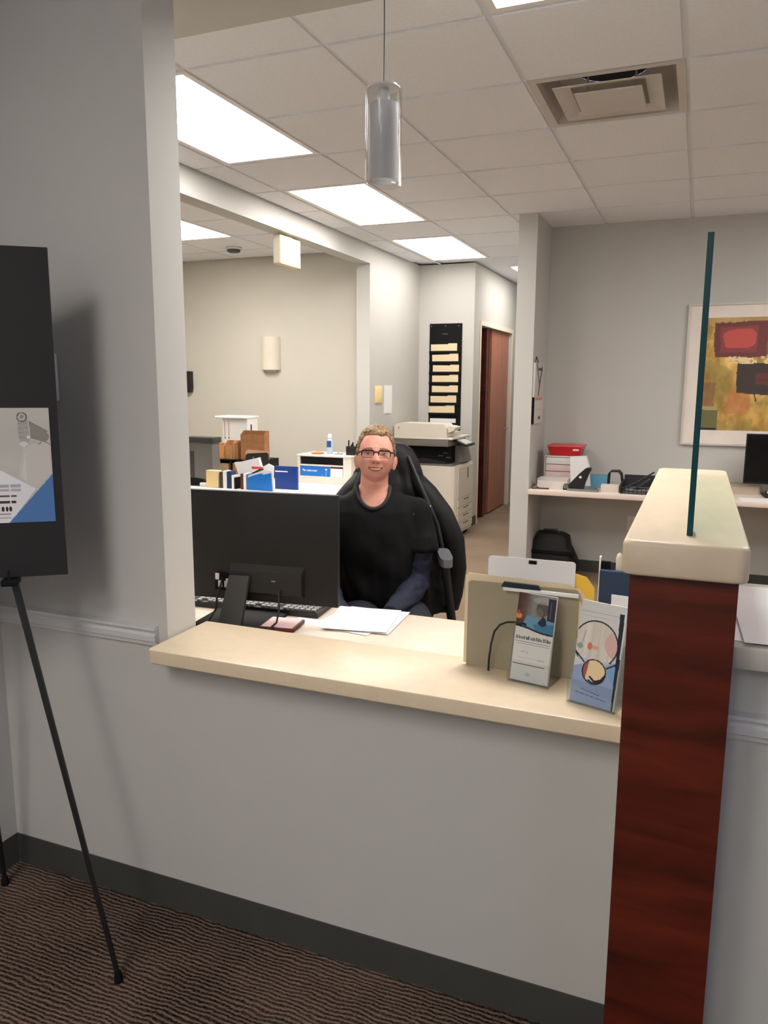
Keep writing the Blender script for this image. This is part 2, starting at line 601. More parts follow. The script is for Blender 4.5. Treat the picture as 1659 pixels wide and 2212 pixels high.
lit(-1.9675, -1.355, 8.233, 9.453); lit(-0.7425, -0.13, 2.133, 2.743); lit(1.095, 1.7075, 3.963, 5.183); lit(0.4825, 1.095, 2.743, 3.963)
lit(-0.7425, -0.13, 3.353, 3.963)
def tiles(XL, YL, keep):
    for i in range(len(XL) - 1):
        for j in range(len(YL) - 1):
            x0, x1, y0, y1 = XL[i], XL[i + 1], YL[j], YL[j + 1]
            cx, cy = (x0 + x1) / 2, (y0 + y1) / 2
            if any(a < cx < b and c < cy < d for a, b, c, d in taken) or not keep(cx, cy):
                continue
            k = (round(x1 - x0, 3), round(y1 - y0, 3))
            if k not in TM:
                TM[k] = tile_mesh(*k)
            link('ceiling_tile', TM[k], ceil, (cx, cy, 2.737))
tiles(XL, YL, lambda x, y: (x < -1.3 or y < 6.2))
tiles([-1.9675, -1.355], [7.623, 8.233, 8.843, 9.453, 10.063, 10.673], lambda x, y: True)
XL2 = [-5.4, -4.935, -4.3225, -3.71, -3.0975, -2.94]
YL2 = [2.743 + 0.61 * k for k in range(1, 6)] + [6.403, 6.79]
lit(-4.3225, -3.71, 4.613, 5.833)
taken.append((-4.3225, -3.71, 4.573, 5.793))
tiles(XL2, YL2, lambda x, y: True)
def runner(ax, c, a, b):
    cuts = [a, b]
    for x0, x1, y0, y1 in taken:
        lo, hi, s0, s1 = (x0, x1, y0, y1) if ax == 'y' else (y0, y1, x0, x1)
        if s0 + 0.02 < c < s1 - 0.02 and lo < b and hi > a:
            cuts += [lo + 0.012, hi - 0.012]
    cuts.sort()
    for k in range(0, len(cuts), 2):
        if ax == 'y':
            G().box(cuts[k], c - 0.012, 2.745, cuts[k + 1], c + 0.012, 2.751).obj('grid_runner', GRIDM, ceil, smooth=False)
        else:
            G().box(c - 0.012, cuts[k], 2.744, c + 0.012, cuts[k + 1], 2.752).obj('grid_runner', GRIDM, ceil, smooth=False)
for x in XL[1:]:
    runner('x', x, 2.12, 7.9 if x < -1.3 else 6.35)
for y in YL[1:]:
    runner('y', y, -2.8, 1.72 if y < 6.3 else -1.3)
taken[:] = [q for q in taken if q != (-4.3225, -3.71, 4.573, 5.793)]
for x in XL2[1:-1]:
    runner('x', x, 3.0, 6.8)
for y in YL2[1:-1]:
    if abs(y - 4.573) > 0.01 and abs(y - 5.793) > 0.01:
        runner('y', y, -5.4, -2.93)

FRAME = mat('light_frame', (236, 234, 230), 0.4, var=0.02)
def troffer(x0, x1, y0, y1, label, lens=LENS_O, z=2.7435):
    w, d = x1 - x0 - 0.026, y1 - y0 - 0.026
    t = thing('ceiling_light', label, 'ceiling light', ((x0 + x1) / 2, (y0 + y1) / 2, z), group='recessed fluorescent ceiling lights')
    f = G()
    o, i = 0.0, 0.028
    a = [(-w / 2, -d / 2), (w / 2, -d / 2), (w / 2, d / 2), (-w / 2, d / 2)]
    b = [(-w / 2 + i, -d / 2 + i), (w / 2 - i, -d / 2 + i), (w / 2 - i, d / 2 - i), (-w / 2 + i, d / 2 - i)]
    f.add([(p[0], p[1], -0.006) for p in a] + [(p[0], p[1], -0.006) for p in b] + [(p[0], p[1], 0.012) for p in b] + [(p[0], p[1], 0.012) for p in a],
          [(k, (k + 1) % 4, 4 + (k + 1) % 4, 4 + k) for k in range(4)] + [(4 + k, 4 + (k + 1) % 4, 8 + (k + 1) % 4, 8 + k) for k in range(4)] +
          [(8 + k, 8 + (k + 1) % 4, 12 + (k + 1) % 4, 12 + k) for k in range(4)] + [(12 + k, 12 + (k + 1) % 4, (k + 1) % 4, k) for k in range(4)])
    f.obj('frame', FRAME, t, smooth=False)
    G().box(-w / 2 + i, -d / 2 + i, 0.003, w / 2 - i, d / 2 - i, 0.009).obj('lens', lens, t, smooth=False)
    return t
troffer(-2.58, -1.9675, 2.743, 3.963, 'large lit ceiling panel at upper left, nearest behind the white wall edge')
troffer(-2.58, -1.9675, 4.573, 5.793, 'lit ceiling panel partly behind the hanging glass pendant')
troffer(-2.58, -1.9675, 6.403, 7.623, 'lit ceiling panel above the copier and the black wall file', LENS_F)
troffer(-1.9675, -1.355, 8.233, 9.453, 'sliver of lit ceiling panel in the corridor beyond the wall stub', LENS_F)
troffer(-0.7425, -0.13, 2.133, 2.743, 'lit ceiling panel at the top edge, before the square air vent', LENS_N)
troffer(1.095, 1.7075, 3.963, 5.183, 'lit ceiling panel over the right-hand office, beyond the right edge')
troffer(0.4825, 1.095, 2.743, 3.963, 'lit ceiling panel of the right-hand office, nearest beyond the right edge', LENS_F)
troffer(-4.3225, -3.71, 4.613, 5.833, 'lit ceiling panel in the side room, seen under the left header', LENS_S)
LZ = H - 0.008
troffer(-1.355, -0.7425, -1.36, -0.14, 'lit ceiling panel in the waiting room, over the left side', LENS_L, LZ - 0.002)
troffer(-0.7425, -0.13, -2.60, -1.38, 'lit ceiling panel in the waiting room, behind the viewer', LENS_L, LZ - 0.002)

# air vent: stepped square diffuser in one ceiling cell
VENT = mat('vent_enamel', (205, 198, 190), 0.4, var=0.02)
t = thing('air_vent', 'square stepped metal air vent set in the ceiling', 'air vent', (-0.43625, 3.658, 2.738))
def pyr_ring(g, s0, z0, s1, z1, th=0.004, mi=0):
    r = []
    for s_, z_ in ((s0, z0), (s1, z1)):
        r.append([(-s_, -s_, z_), (s_, -s_, z_), (s_, s_, z_), (-s_, s_, z_)])
    for s_, z_ in ((s1 + th, z1 + th), (s0 + th, z0 + th)):
        r.append([(-s_, -s_, z_), (s_, -s_, z_), (s_, s_, z_), (-s_, s_, z_)])
    r.append(r[0])
    g.loft(r, False, mi)
g = G()
for sgn in (-1, 1):
    g.box(-0.303, sgn * 0.302 if sgn < 0 else 0.270, -0.001, 0.303, -0.270 if sgn < 0 else 0.302, 0.004)
    g.box(-0.303 if sgn < 0 else 0.270, -0.270, -0.001, -0.270 if sgn < 0 else 0.303, 0.270, 0.004)
pyr_ring(g, 0.270, 0.004, 0.235, 0.115, 0.003)
g.obj('frame', VENT, t, smooth=False)
g = G()
pyr_ring(g, 0.212, -0.010, 0.150, 0.006, 0.003)
g.obj('louver', VENT, t, smooth=False)
g = G()
pyr_ring(g, 0.135, -0.016, 0.085, -0.002, 0.003)
g.box(-0.135, -0.135, -0.019, 0.135, 0.135, -0.016)
g.obj('centre_plate', VENT, t, smooth=False)
g = G()
n = 28
o4 = [(-0.235, -0.235), (0.235, -0.235), (0.235, 0.235), (-0.235, 0.235)]
ci, cs = [], []
for k in range(n):
    a = 2 * PI * k / n + PI / 4 + PI
    ci.append((0.150 * math.cos(a), 0.150 * math.sin(a), 0.116))
    m_ = max(abs(math.cos(a)), abs(math.sin(a)))
    cs.append((0.24 * math.cos(a) / m_, 0.24 * math.sin(a) / m_, 0.116))
g.loft([cs, ci], False)
g.obj('backing', VENT, t, smooth=False)
G().lathe([(0.150, 0.1165), (0.150, 0.20)], 28).obj('duct', mat('duct_shade', (28, 30, 38), 0.7), t)  # closed dark disc; the shade inside the duct is put into its colour
for sx in (-1, 1):
    G().box(sx * 0.10 - 0.004, -0.004, -0.004, sx * 0.10 + 0.004, 0.004, 0.117).obj('hanger', VENT, t, smooth=False)

# ================================================================== FIXED THINGS AROUND THE COUNTER
# counter
g = G()
out = [(-1.285, 1.556), (-0.101, 1.556), (-0.101, 1.826), (-1.300, 1.826), (-1.300, 1.572), (-1.297, 1.562), (-1.292, 1.558)]
def slab(poly, z0, z1, b=0.004):
    c = Vector((sum(p[0] for p in poly) / len(poly), sum(p[1] for p in poly) / len(poly)))
    def ring(ins, z):
        r = []
        for p in poly:
            q = Vector(p)
            d = c - q
            r.append((p[0] + ins * (1 if d.x > 0 else -1), p[1] + ins * (1 if d.y > 0 else -1), z))
        return r
    return [ring(b, z0), ring(0, z0 + b), ring(0, z1 - b), ring(b * 0.3, z1 - b * 0.3), ring(b, z1)]
g.loft(slab(out, 0.7875, 0.827), True)
tag(g.obj('service_counter', LAM, ang=25), 'long cream laminate counter ledge on the grey half wall', 'counter')
g = G().box(0.092, 1.572, 0.9745, 3.28, 2.12, 1.02, 0.006)
tag(g.obj('service_counter', mat('grey_laminate', (196, 190, 182), 0.4, var=0.03, vscale=25), ang=25),
    'higher grey counter ledge at the right edge, under white papers', 'counter')

# cherry ended partition with thick cream cap
t = thing('partition', 'low cherry-wood ended partition with a thick cream cap', 'partition', (0, 0, 0))
G().box(-0.100, 1.500, 0.0, 0.090, 1.516, 1.163).obj('end_panel', CHERRY, t, smooth=False)
G().box(-0.099, 1.517, 0.0, 0.089, 2.82, 1.163).obj('partition_body', PAINT, t, smooth=False)
poly = rrect(0.220, 1.385, 0.022, 6, -0.005, 2.1675)
def inset(poly, c, k):
    return [(c[0] + (p[0] - c[0]) * (1 - k / 0.11), c[1] + (p[1] - c[1]) * (1 - k / 0.69)) for p in poly]
c0 = (-0.005, 2.1675)
rings = []
for k, z in ((0.008, 1.164), (0.002, 1.166), (0, 1.171), (0, 1.222), (0.0025, 1.229), (0.009, 1.232)):
    rings.append([(x, y, z) for x, y in inset(poly, c0, k)])
CAPM = mat('cap_laminate', (216, 196, 170), 0.38, var=0.06, vscale=5, stretch=(3, 1, 3), detail=6)
G().loft(rings, True).obj('cap', CAPM, t, ang=50)

# glass screen in the slot of the cap
GEDGE = mat('glass_edge', (10, 68, 76), 0.35, spec=0.25, var=0.15, vscale=5)
GFACE = thin_clear('screen_glass', (225, 242, 238), 0.05)
t = thing('glass_screen', 'upright glass screen seen edge-on, teal edge, on the cream cap', 'glass screen', (0.001, 1.557, 1.2325))
g = G()
L, HT, TH = 1.12, 0.556, 0.0055
g.box(-TH, 0.002, 0, TH, L, HT - 0.001)
g.obj('pane', GFACE, t, smooth=False)
g = G()
g.box(-TH, 0.0, 0, TH, 0.002, HT, 0.0008, 1)
g.obj('front_edge', GEDGE, t, smooth=False)
G().box(-TH, 0.002, HT - 0.001, TH, L, HT).obj('top_edge', GEDGE, t, smooth=False)
G().box(TH + 0.0002, -0.001, -0.0003, TH + 0.004, 0.03, 0.004).obj('slot_seal', METAL, t, smooth=False)

# pendant lamp
FROST = mat('frosted_glass', (216, 216, 217), 0.5, var=0.02)
_nt = FROST.node_tree
_tl = _nt.nodes.new('ShaderNodeBsdfTranslucent')
_tl.inputs[0].default_value = (0.85, 0.85, 0.86, 1)
_mx = _nt.nodes.new('ShaderNodeMixShader')
_mx.inputs[0].default_value = 0.45
_nt.links.new(_nt.nodes['Principled BSDF'].outputs[0], _mx.inputs[1])
_nt.links.new(_tl.outputs[0], _mx.inputs[2])
_nt.links.new(_mx.outputs[0], _nt.nodes['Material Output'].inputs['Surface'])
CLG = thin_clear('lamp_glass', (248, 248, 248), 0.10, 0.05, 0.015)
t = thing('pendant_lamp', 'slim frosted glass cylinder pendant lamp on a thin cord', 'pendant lamp', (-0.795, 1.95, 0))
R0, z0, z1 = 0.047, 2.022, 2.262
g = G()
n = 40
prof = [(R0 - 0.010, z1), (R0 - 0.004, z1 - 0.001), (R0, z1 - 0.006), (R0, z0 + 0.004), (R0 - 0.003, z0), (R0 - 0.006, z0 + 0.004), (R0 - 0.004, z0 + 0.01), (R0 - 0.004, z1 - 0.008), (R0 - 0.010, z1 - 0.006), (R0 - 0.010, z1)]
g.loft([[(r * math.cos(2 * PI * k / n), r * math.sin(2 * PI * k / n), z) for k in range(n)] for r, z in prof], False)
g.obj('outer_shade', CLG, t)
g = G()
prof = [(R0 - 0.0085, z1 - 0.042), (R0 - 0.0085, z0 + 0.012), (R0 - 0.0105, z0 + 0.012), (R0 - 0.0105, z1 - 0.042), (R0 - 0.0085, z1 - 0.042)]
g.loft([[(r * math.cos(2 * PI * k / n), r * math.sin(2 * PI * k / n), z) for k in range(n)] for r, z in prof], False)
g.obj('inner_diffuser', FROST, t)
G().lathe([(0.006, z1 + 0.004), (0.012, z1), (0.016, z1 - 0.02), (0.016, z1 - 0.06), (0.010, z1 - 0.07)], 20).obj('lamp_socket', WHITE, t)
G().lathe([(0.010, z1 - 0.005), (R0 - 0.005, z1 - 0.005), (R0 - 0.005, z1 - 0.002), (0.010, z1 - 0.002)], 24).obj('shade_ring', FRAME, t)
G().tube([(0, 0, z1), (0.001, 0.0, 2.40), (0, 0, 2.53)], 0.0014, 6).obj('cord', DGREY, t)
G().lathe([(0.05, 2.5495), (0.05, 2.535), (0.01, 2.51)], 24).obj('canopy', METAL, t)

# ================================================================== EASEL, BOARD
bd = Vector((0.8, 0.6, 0)); bn = Vector((0.6, -0.8, 0))
B0 = Vector((-1.440, 1.445, 0))           # board lower right corner (plan)
ang = math.atan2(0.6, 0.8)
t = thing('display_board', 'large black foam board with a poster, on the black easel', 'display board', (B0 - bd * 0.55 + Vector((0, 0, 1.0405))), ang)
G().box(0, 0, 0, 0.55, 0.006, 0.788, 0.001, 1).obj('backing', mat('black_foam_board', (30, 30, 31), 0.75, var=0.06), t, smooth=False)
def poster(u, v):
    p = Paint(u, v, (196, 192, 184))
    n = vnoise(u, v, 4, 3)
    p.c += (n - 0.5)[:, None] * 18
    X = lambda a: 1 - a / 0.40          # a = metres from the right edge
    Z = lambda b: b / 0.278
    # soft grey drawing: ringed knob, coiled stem, beak-like lever and pale drape
    p.poly([(X(0.062), Z(0.185)), (X(0.08), Z(0.10)), (X(0.045), Z(0.078)), (X(0.004), Z(0.12)), (X(0.002), Z(0.20))], (214, 208, 202), 0.5)
    p.poly([(X(0.058), Z(0.175)), (X(0.07), Z(0.11)), (X(0.058), Z(0.10))], (224, 220, 214), 0.6)
    p.poly([(X(0.072), Z(0.262)), (X(0.050), Z(0.262)), (X(0.046), Z(0.200)), (X(0.054), Z(0.185)), (X(0.064), Z(0.187)), (X(0.070), Z(0.205))], (164, 160, 155), 0.8)
    for k in range(5):
        p.line(X(0.071), Z(0.24 - k * 0.011), X(0.048), Z(0.242 - k * 0.011), 0.004, (120, 116, 110), 0.5)
    p.ell(X(0.061), Z(0.256), 0.030, 0.043, (86, 82, 78), 0.9, ring=0.78)
    p.ell(X(0.061), Z(0.256), 0.023, 0.033, (190, 186, 180), 0.9)
    p.ell(X(0.061), Z(0.257), 0.010, 0.016, (120, 116, 110), 0.7)
    p.poly([(X(0.046), Z(0.245)), (X(0.008), Z(0.222)), (X(0.003), Z(0.212)), (X(0.004), Z(0.202)), (X(0.012), Z(0.196)), (X(0.044), Z(0.207))], (140, 134, 128), 0.95)
    p.line(X(0.046), Z(0.246), X(0.006), Z(0.222), 0.006, (104, 98, 92), 0.8)
    p.line(X(0.044), Z(0.207), X(0.012), Z(0.196), 0.006, (96, 90, 84), 0.7)
    p.line(X(0.022), Z(0.195), X(0.028), Z(0.190), 0.006, (70, 66, 62), 0.8)
    p.line(X(0.010), Z(0.196), X(0.002), Z(0.190), 0.006, (70, 66, 62), 0.8)
    p.ell(X(0.060), Z(0.192), 0.022, 0.022, (226, 222, 218), 0.9)
    p.ell(X(0.049), Z(0.208), 0.010, 0.014, (236, 234, 230), 0.9)
    # white panel with text lines, blue corner
    p.poly([(-0.01, Z(0.215)), (X(0.115), Z(0.128)), (X(0.040), Z(0.082)), (X(0.105), -0.01), (-0.01, -0.01)], (236, 234, 238))
    p.poly([(X(0.0), Z(0.118)), (X(0.108), -0.01), (1.01, -0.01), (1.01, Z(0.118))], (78, 122, 182))
    for z, x1, c, w in ((0.090, 0.074, (176, 178, 186), 0.030), (0.080, 0.074, (188, 184, 186), 0.020), (0.066, 0.085, (96, 84, 76), 0.016), (0.051, 0.086, (60, 52, 48), 0.018), (0.022, 0.112, (150, 148, 146), 0.010), (0.012, 0.106, (184, 180, 178), 0.010)):
        for a, b in ((0.10, 0.142), (0.146, 0.19), (x1, 0.097)):
            p.rect(X(b), Z(z) - w / 2, X(a), Z(z) + w / 2, c)
    for a in (0.100, 0.108, 0.117, 0.128, 0.136, 0.150, 0.158):
        p.ell(X(a), Z(0.034), 0.008, 0.022, (34, 32, 32))
    return p.c
painted('poster', 0.40, 0.278, 260, 180, poster, t, (0.13, -0.0012, 0.137))
# easel
t = thing('easel', 'thin-legged black easel standing in the left corner', 'easel', (0, 0, 0))
def bp_(u_, n_, z_):
    q = B0 + bd * u_ + bn * n_
    return (q.x, q.y, z_)
ap = bp_(-0.275, -0.05, 1.72)
def leg(fu, fn, mu, label=None):
    foot = bp_(fu, fn, 0.012)
    mid = bp_(mu, -0.017, 1.028)
    a = Vector(foot)
    m = Vector(mid)
    L_ = G().tube([a, a.lerp(m, 0.5), m], [0.0065, 0.0075, 0.009], 8).obj('leg', BLACK, t)
    G().lathe([(0.011, 0.0), (0.011, 0.014), (0.007, 0.03)], 12, M=Matrix.Translation((foot[0], foot[1], 0))).obj('rubber_foot', BLACKM, L_)
leg(0.081, 0.156, -0.128)
leg(-0.631, 0.156, -0.422)
a, m = Vector((-1.868, 1.545, 0.012)), Vector(bp_(-0.275, -0.03, 1.70))
L_ = G().tube([a, m], [0.007, 0.008], 8).obj('leg', BLACK, t)
G().lathe([(0.011, 0.0), (0.011, 0.014), (0.007, 0.03)], 12, M=Matrix.Translation((a.x, a.y, 0))).obj('rubber_foot', BLACKM, L_)
for mu in (-0.128, -0.422):
    Rm = Matrix.Translation(bp_(mu, 0, 0)) @ Matrix.Rotation(ang, 4, 'Z')
    G().tube([Vector(bp_(mu, -0.017, 1.028)), Vector(bp_(mu - (0.04 if mu > -0.2 else -0.04), -0.022, 1.25)), m], [0.008, 0.007, 0.006], 8).obj('upright', BLACK, t)
    G().box(-0.022, -0.030, 1.024, 0.016, 0.022, 1.039, 0.003, M=Rm).box(-0.006, -0.024, 1.039, 0.0, -0.021, 1.062, M=Rm).obj('rest_bracket', BLACKM, t)
G().tube([bp_(-0.40, -0.02, 1.10), bp_(-0.15, -0.02, 1.10)], 0.005, 8).obj('crossbar', BLACK, t)
# wall thermostat box half hidden by the board
t = thing('wall_control', 'small white wall box half hidden behind the black board', 'wall control', (-1.678, YF, 1.53))
G().box(-0.045, -0.020, -0.065, 0.045, 0.0, 0.065, 0.006).obj('cover', WHITE, t)
G().box(-0.030, -0.0225, -0.01, 0.030, -0.020, 0.04, 0.001, 1).obj('grille', TRIMW, t)

# ================================================================== RECEPTION DESK
DZ = 0.737
t = thing('reception_desk', 'cream topped desk behind the counter ledge', 'desk', (0, 0, 0))
G().box(-2.2, 1.784, DZ - 0.035, -0.102, 2.395, DZ, 0.004).obj('desk_top', LAM2, t, ang=25)
for x in (-2.19, -0.125):
    G().box(x, 1.80, 0, x + 0.022, 2.36, DZ - 0.0355).obj('side_panel', LAM2, t, smooth=False)
G().box(-2.167, 1.80, 0.25, -0.126, 1.82, DZ - 0.0355).obj('modesty_panel', LAM2, t, smooth=False)

# monitor seen from behind
t = thing('monitor', 'black computer monitor seen from behind on the reception desk', 'monitor', (-1.290, 2.115, DZ), math.radians(6.6))
g = G()
g.box(-0.285, -0.012, 0.075, 0.272, 0.010, 0.437, 0.004)
g.obj('panel', mat('monitor_back', (21, 21, 22), 0.5, var=0.08, spec=0.35), t)
G().box(-0.279, 0.0098, 0.088, 0.266, 0.0112, 0.431).obj('screen', mat('screen_dark', (6, 6, 8), 0.15), t, smooth=False)
g = G()
g.loft([[(-0.10, -0.012, 0.10), (0.16, -0.012, 0.10), (0.16, -0.012, 0.20), (-0.10, -0.012, 0.20)],
        [(-0.095, -0.030, 0.11), (0.155, -0.030, 0.11), (0.155, -0.030, 0.18), (-0.095, -0.030, 0.18)]])
g.obj('rear_housing', BLACK, t, smooth=False)
G().box(-0.155, -0.020, 0.105, -0.105, -0.012, 0.16, 0.002).obj('port_panel', BLACKM, t, smooth=False)
G().box(0.052, -0.0306, 0.150, 0.066, -0.030, 0.154).obj('badge', METAL, t, smooth=False)
g = G()
g.loft([[(-0.118, -0.075, 0.010), (-0.038, -0.075, 0.010), (-0.038, -0.060, 0.010), (-0.118, -0.060, 0.010)],
        [(-0.092, -0.040, 0.165), (-0.022, -0.040, 0.165), (-0.022, -0.026, 0.165), (-0.092, -0.026, 0.165)]])
g.obj('stand_neck', DGREY, t, smooth=False)
G().box(-0.20, -0.10, 0.0, 0.055, 0.10, 0.010, 0.003).obj('stand_base', BLACKM, t)
for x, z in ((-0.150, 0.142), (-0.140, 0.118), (-0.118, 0.118), (-0.112, 0.126)):
    G().box(x, -0.026, z, x + 0.014, -0.0202, z + 0.022, 0.002).obj('cable_plug', WHITE, t, smooth=False)
MI = (Matrix.Translation((-1.290, 2.115, DZ)) @ Matrix.Rotation(math.radians(6.6), 4, 'Z')).inverted()
for pts in ([(-1.405, 2.068, 0.885), (-1.412, 2.045, 0.83), (-1.412, 2.035, 0.79), (-1.43, 2.02, 0.755), (-1.475, 2.00, 0.7405), (-1.56, 1.985, 0.7405)],
            [(-1.206, 2.088, 0.86), (-1.200, 2.075, 0.80), (-1.200, 2.06, 0.765), (-1.215, 2.04, 0.7475), (-1.25, 2.012, 0.7405), (-1.33, 1.996, 0.7405)]):
    G().tube([MI @ Vector(p) for p in pts], 0.0035, 8).obj('cable', BLACK, t)

# keyboard
t = thing('keyboard', 'black keyboard with keys tinted highlight grey below the monitor', 'keyboard', (-1.375, 2.225, DZ), math.radians(5))
g = G()
g.loft([[(-0.235, -0.020, 0.001), (0.235, -0.020, 0.001), (0.235, 0.135, 0.001), (-0.235, 0.135, 0.001)],
        [(-0.235, -0.020, 0.020), (0.235, -0.020, 0.020), (0.235, 0.135, 0.012), (-0.235, 0.135, 0.012)]])
g.obj('case', BLACK, t, smooth=False)
KEY_LIT = mat('key_highlight_grey', (150, 150, 150), 0.5, var=0.1)  # highlights on the dark keys put into their colour as pale grey
kg = G()
kg.box(-0.0075, -0.0075, 0, 0.0075, 0.0075, 0.006)
kme = kg.mesh('key')
kme.materials.append(KEY_LIT)
for r in range(6):
    for c in range(22):
        if c in (15,) or (r == 0 and c in (1, 6, 11)):
            continue
        link('key', kme, t, (-0.218 + c * 0.0207, -0.006 + r * 0.0235, 0.0205 - r * 0.0012))
t = thing('desk_phone', 'grey desk telephone at the left behind the monitor', 'telephone', (-1.70, 2.20, DZ), math.radians(4))
g = G()
g.loft([[(-0.10, -0.10, 0.0), (0.05, -0.10, 0.0), (0.05, 0.10, 0.0), (-0.10, 0.10, 0.0)], [(-0.10, -0.10, 0.055), (0.05, -0.10, 0.055), (0.05, 0.10, 0.02), (-0.10, 0.10, 0.02)]])
g.obj('base', MGREY, t, smooth=False)
g = G()
g.tube([(-0.085, -0.09, 0.075), (-0.085, -0.06, 0.082), (-0.085, 0.05, 0.062), (-0.085, 0.085, 0.048)], [0.02, 0.015, 0.015, 0.02], 10)
g.obj('handset', DGREY, t)

t = thing('notebook', 'small maroon notebook with a pale page on the desk edge', 'notebook', (-1.205, 2.075, DZ), math.radians(8))
G().box(-0.055, -0.022, 0.0, 0.062, 0.085, 0.012, 0.002).obj('cover', mat('maroon_card', (92, 22, 28), 0.5), t, smooth=False)
G().box(-0.050, -0.018, 0.0122, 0.055, 0.083, 0.0135).obj('page', mat('pink_paper', (236, 196, 194), 0.7), t, smooth=False)
for (x, y, a, w, h, lb) in ((-1.40, 2.035, 3, 0.10, 0.05, 'loose white note left of the monitor stand'), (-1.155, 2.015, -4, 0.10, 0.06, 'loose white note right of the monitor stand')):
    tag(G().box(-w / 2, -h / 2, 0, w / 2, h / 2, 0.0012).obj('note_paper', PAPER, None, (x, y if 'left' in lb else 2.185, DZ), math.radians(a), smooth=False), lb, 'paper')
def sheet(w, h, curl=0.004, seed=0):
    g = G()
    nx, ny = 6, 8
    rr = random.Random(seed)
    ph = rr.random() * 6
    def z(i, j):
        return curl * (0.5 + 0.5 * math.sin(ph + i / nx * 3.0 + j / ny * 2.0)) * (0.3 + abs(i / nx - 0.5))
    vs, fs = [], []
    for lay in (0, 1):
        for j in range(ny + 1):
            for i in range(nx + 1):
                vs.append((w * (i / nx - 0.5), h * (j / ny - 0.5), z(i, j) + lay * 0.0006))
    N = (nx + 1) * (ny + 1)
    for j in range(ny):
        for i in range(nx):
            a = j * (nx + 1) + i
            fs.append((a, a + 1, a + nx + 2, a + nx + 1))
            fs.append((N + a, N + a + nx + 1, N + a + nx + 2, N + a + 1))
    for i in range(nx):
        fs.append((i, N + i, N + i + 1, i + 1))
        a = ny * (nx + 1) + i
        fs.append((a, a + 1, N + a + 1, N + a))
    for j in range(ny):
        a = j * (nx + 1)
        fs.append((a, a + nx + 1, N + a + nx + 1, N + a))
        a = a + nx
        fs.append((a, N + a, N + a + nx + 1, a + nx + 1))
    return g.add(vs, fs)
for i, (x, y, a, lb) in enumerate(((-1.005, 2.257, -8, 'bottom sheet of the white papers spread on the desk'), (-0.972, 2.272, 4, 'middle sheet of the white papers spread on the desk'), (-0.990, 2.262, 10, 'top sheet of the white papers spread on the desk'))):
    tag(sheet(0.216, 0.250 if i else 0.24, 0.002, i).obj('paper_sheet', PAPER, None, (x, y, DZ + 0.0003 + 0.0032 * i), math.radians(a)), lb, 'paper', 'papers spread on the reception desk')

# ------------------------------------------------------------------ on the counter ledge
CZ = 0.827
# taupe file panel, cream folder, white sheet, yellow folder standing together
def card(poly, th, name, m, loc, rz=0.0, lean=0.0, parent=None):
    return G().prism(poly, 'y', 0, th).obj(name, m, parent, loc, rot=(lean, 0, rz), smooth=False)
a_l = math.radians(-1.5)
t = thing('file_holder', 'taupe file holder panel standing on the counter ledge', 'file holder', (-0.362, 1.775, CZ), math.radians(1.5))
def rtop(w, h, r, n=5):
    p = [(-w / 2, 0), (w / 2, 0)]
    for k in range(n + 1):
        a = math.radians(90 * k / n)
        p.append((w / 2 - r + r * math.cos(a), h - r + r * math.sin(a)))
    for k in range(n + 1):
        a = math.radians(90 + 90 * k / n)
        p.append((-w / 2 + r + r * math.cos(a), h - r + r * math.sin(a)))
    return p
card(rtop(0.264, 0.216, 0.008), 0.003, 'front_panel', TAUPE, (0.000, 0, 0.0), 0, a_l, t)
G().box(-0.12, 0.004, 0.0, 0.13, 0.052, 0.004).obj('base_plate', TAUPE, t, smooth=False)
card([(-0.141, 0.0), (0.140, 0.0), (0.140, 0.175), (0.118, 0.220), (-0.133, 0.229), (-0.141, 0.222)], 0.002, 'manila_folder', MANILA, (-0.362, 1.7815, CZ + 0.0045), math.radians(1.5), a_l)
tag(bpy.data.objects['manila_folder'], 'cream folder whose pale rim shows around the taupe panel', 'folder')
w_ = card(rtop(0.208, 0.275, 0.008), 0.0015, 'white_card', PAPER, (-0.345, 1.7875, CZ + 0.0045), math.radians(1.5), a_l)
tag(w_, 'tall white sheet rising behind the taupe file panel', 'paper')
G().box(-0.006, -0.0012, 0.262, 0.013, 0.0, 0.271).obj('black_clip', BLACKM, w_, smooth=False)
card([(-0.10, 0), (0.135, 0), (0.156, 0.165), (0.155, 0.215), (0.136, 0.240), (0.110, 0.246), (0.03, 0.246), (0.02, 0.22), (-0.10, 0.22)], 0.002, 'yellow_folder', mat('yellow_card', (250, 200, 70), 0.7), (-0.352, 1.796, CZ + 0.0045), math.radians(1.5), a_l)
tag(bpy.data.objects['yellow_folder'], 'yellow folder tab peeking out right of the white sheet', 'folder')
card([(-0.10, 0), (0.145, 0), (0.149, 0.13), (0.144, 0.185), (0.12, 0.213), (-0.10, 0.21)], 0.002, 'cream_folder', MANILA, (-0.352, 1.792, CZ + 0.0045), math.radians(1.5), a_l)
tag(bpy.data.objects['cream_folder'], 'cream folder with a rounded corner before the yellow folder', 'folder')
t = thing('label_clip', 'white strip with a black bar clipped to the taupe panel', 'label clip', (-0.405, 1.766, 1.034), math.radians(1.5))
Rm = Matrix.Rotation(math.radians(0.8), 4, 'Y')
G().box(0.0, -0.004, -0.0035, 0.178, 0.0, 0.0065, 0.002, M=Rm).obj('strip', PAPER, t, smooth=False)
G().prism([(-0.004, 0.006), (0.090, 0.006), (0.084, 0.0175), (0.002, 0.0185)], 'y', -0.006, 0.001, M=Rm).obj('bar', mat('slate_plastic', (30, 40, 48), 0.35), t, smooth=False)
pts = [(-0.432, 1.752, CZ + 0.002), (-0.431, 1.751, 0.86), (-0.426, 1.749, 0.90), (-0.418, 1.745, 0.932), (-0.403, 1.74, 0.952), (-0.385, 1.735, 0.962), (-0.362, 1.73, 0.966), (-0.345, 1.737, 0.962), (-0.33, 1.745, 0.945)]
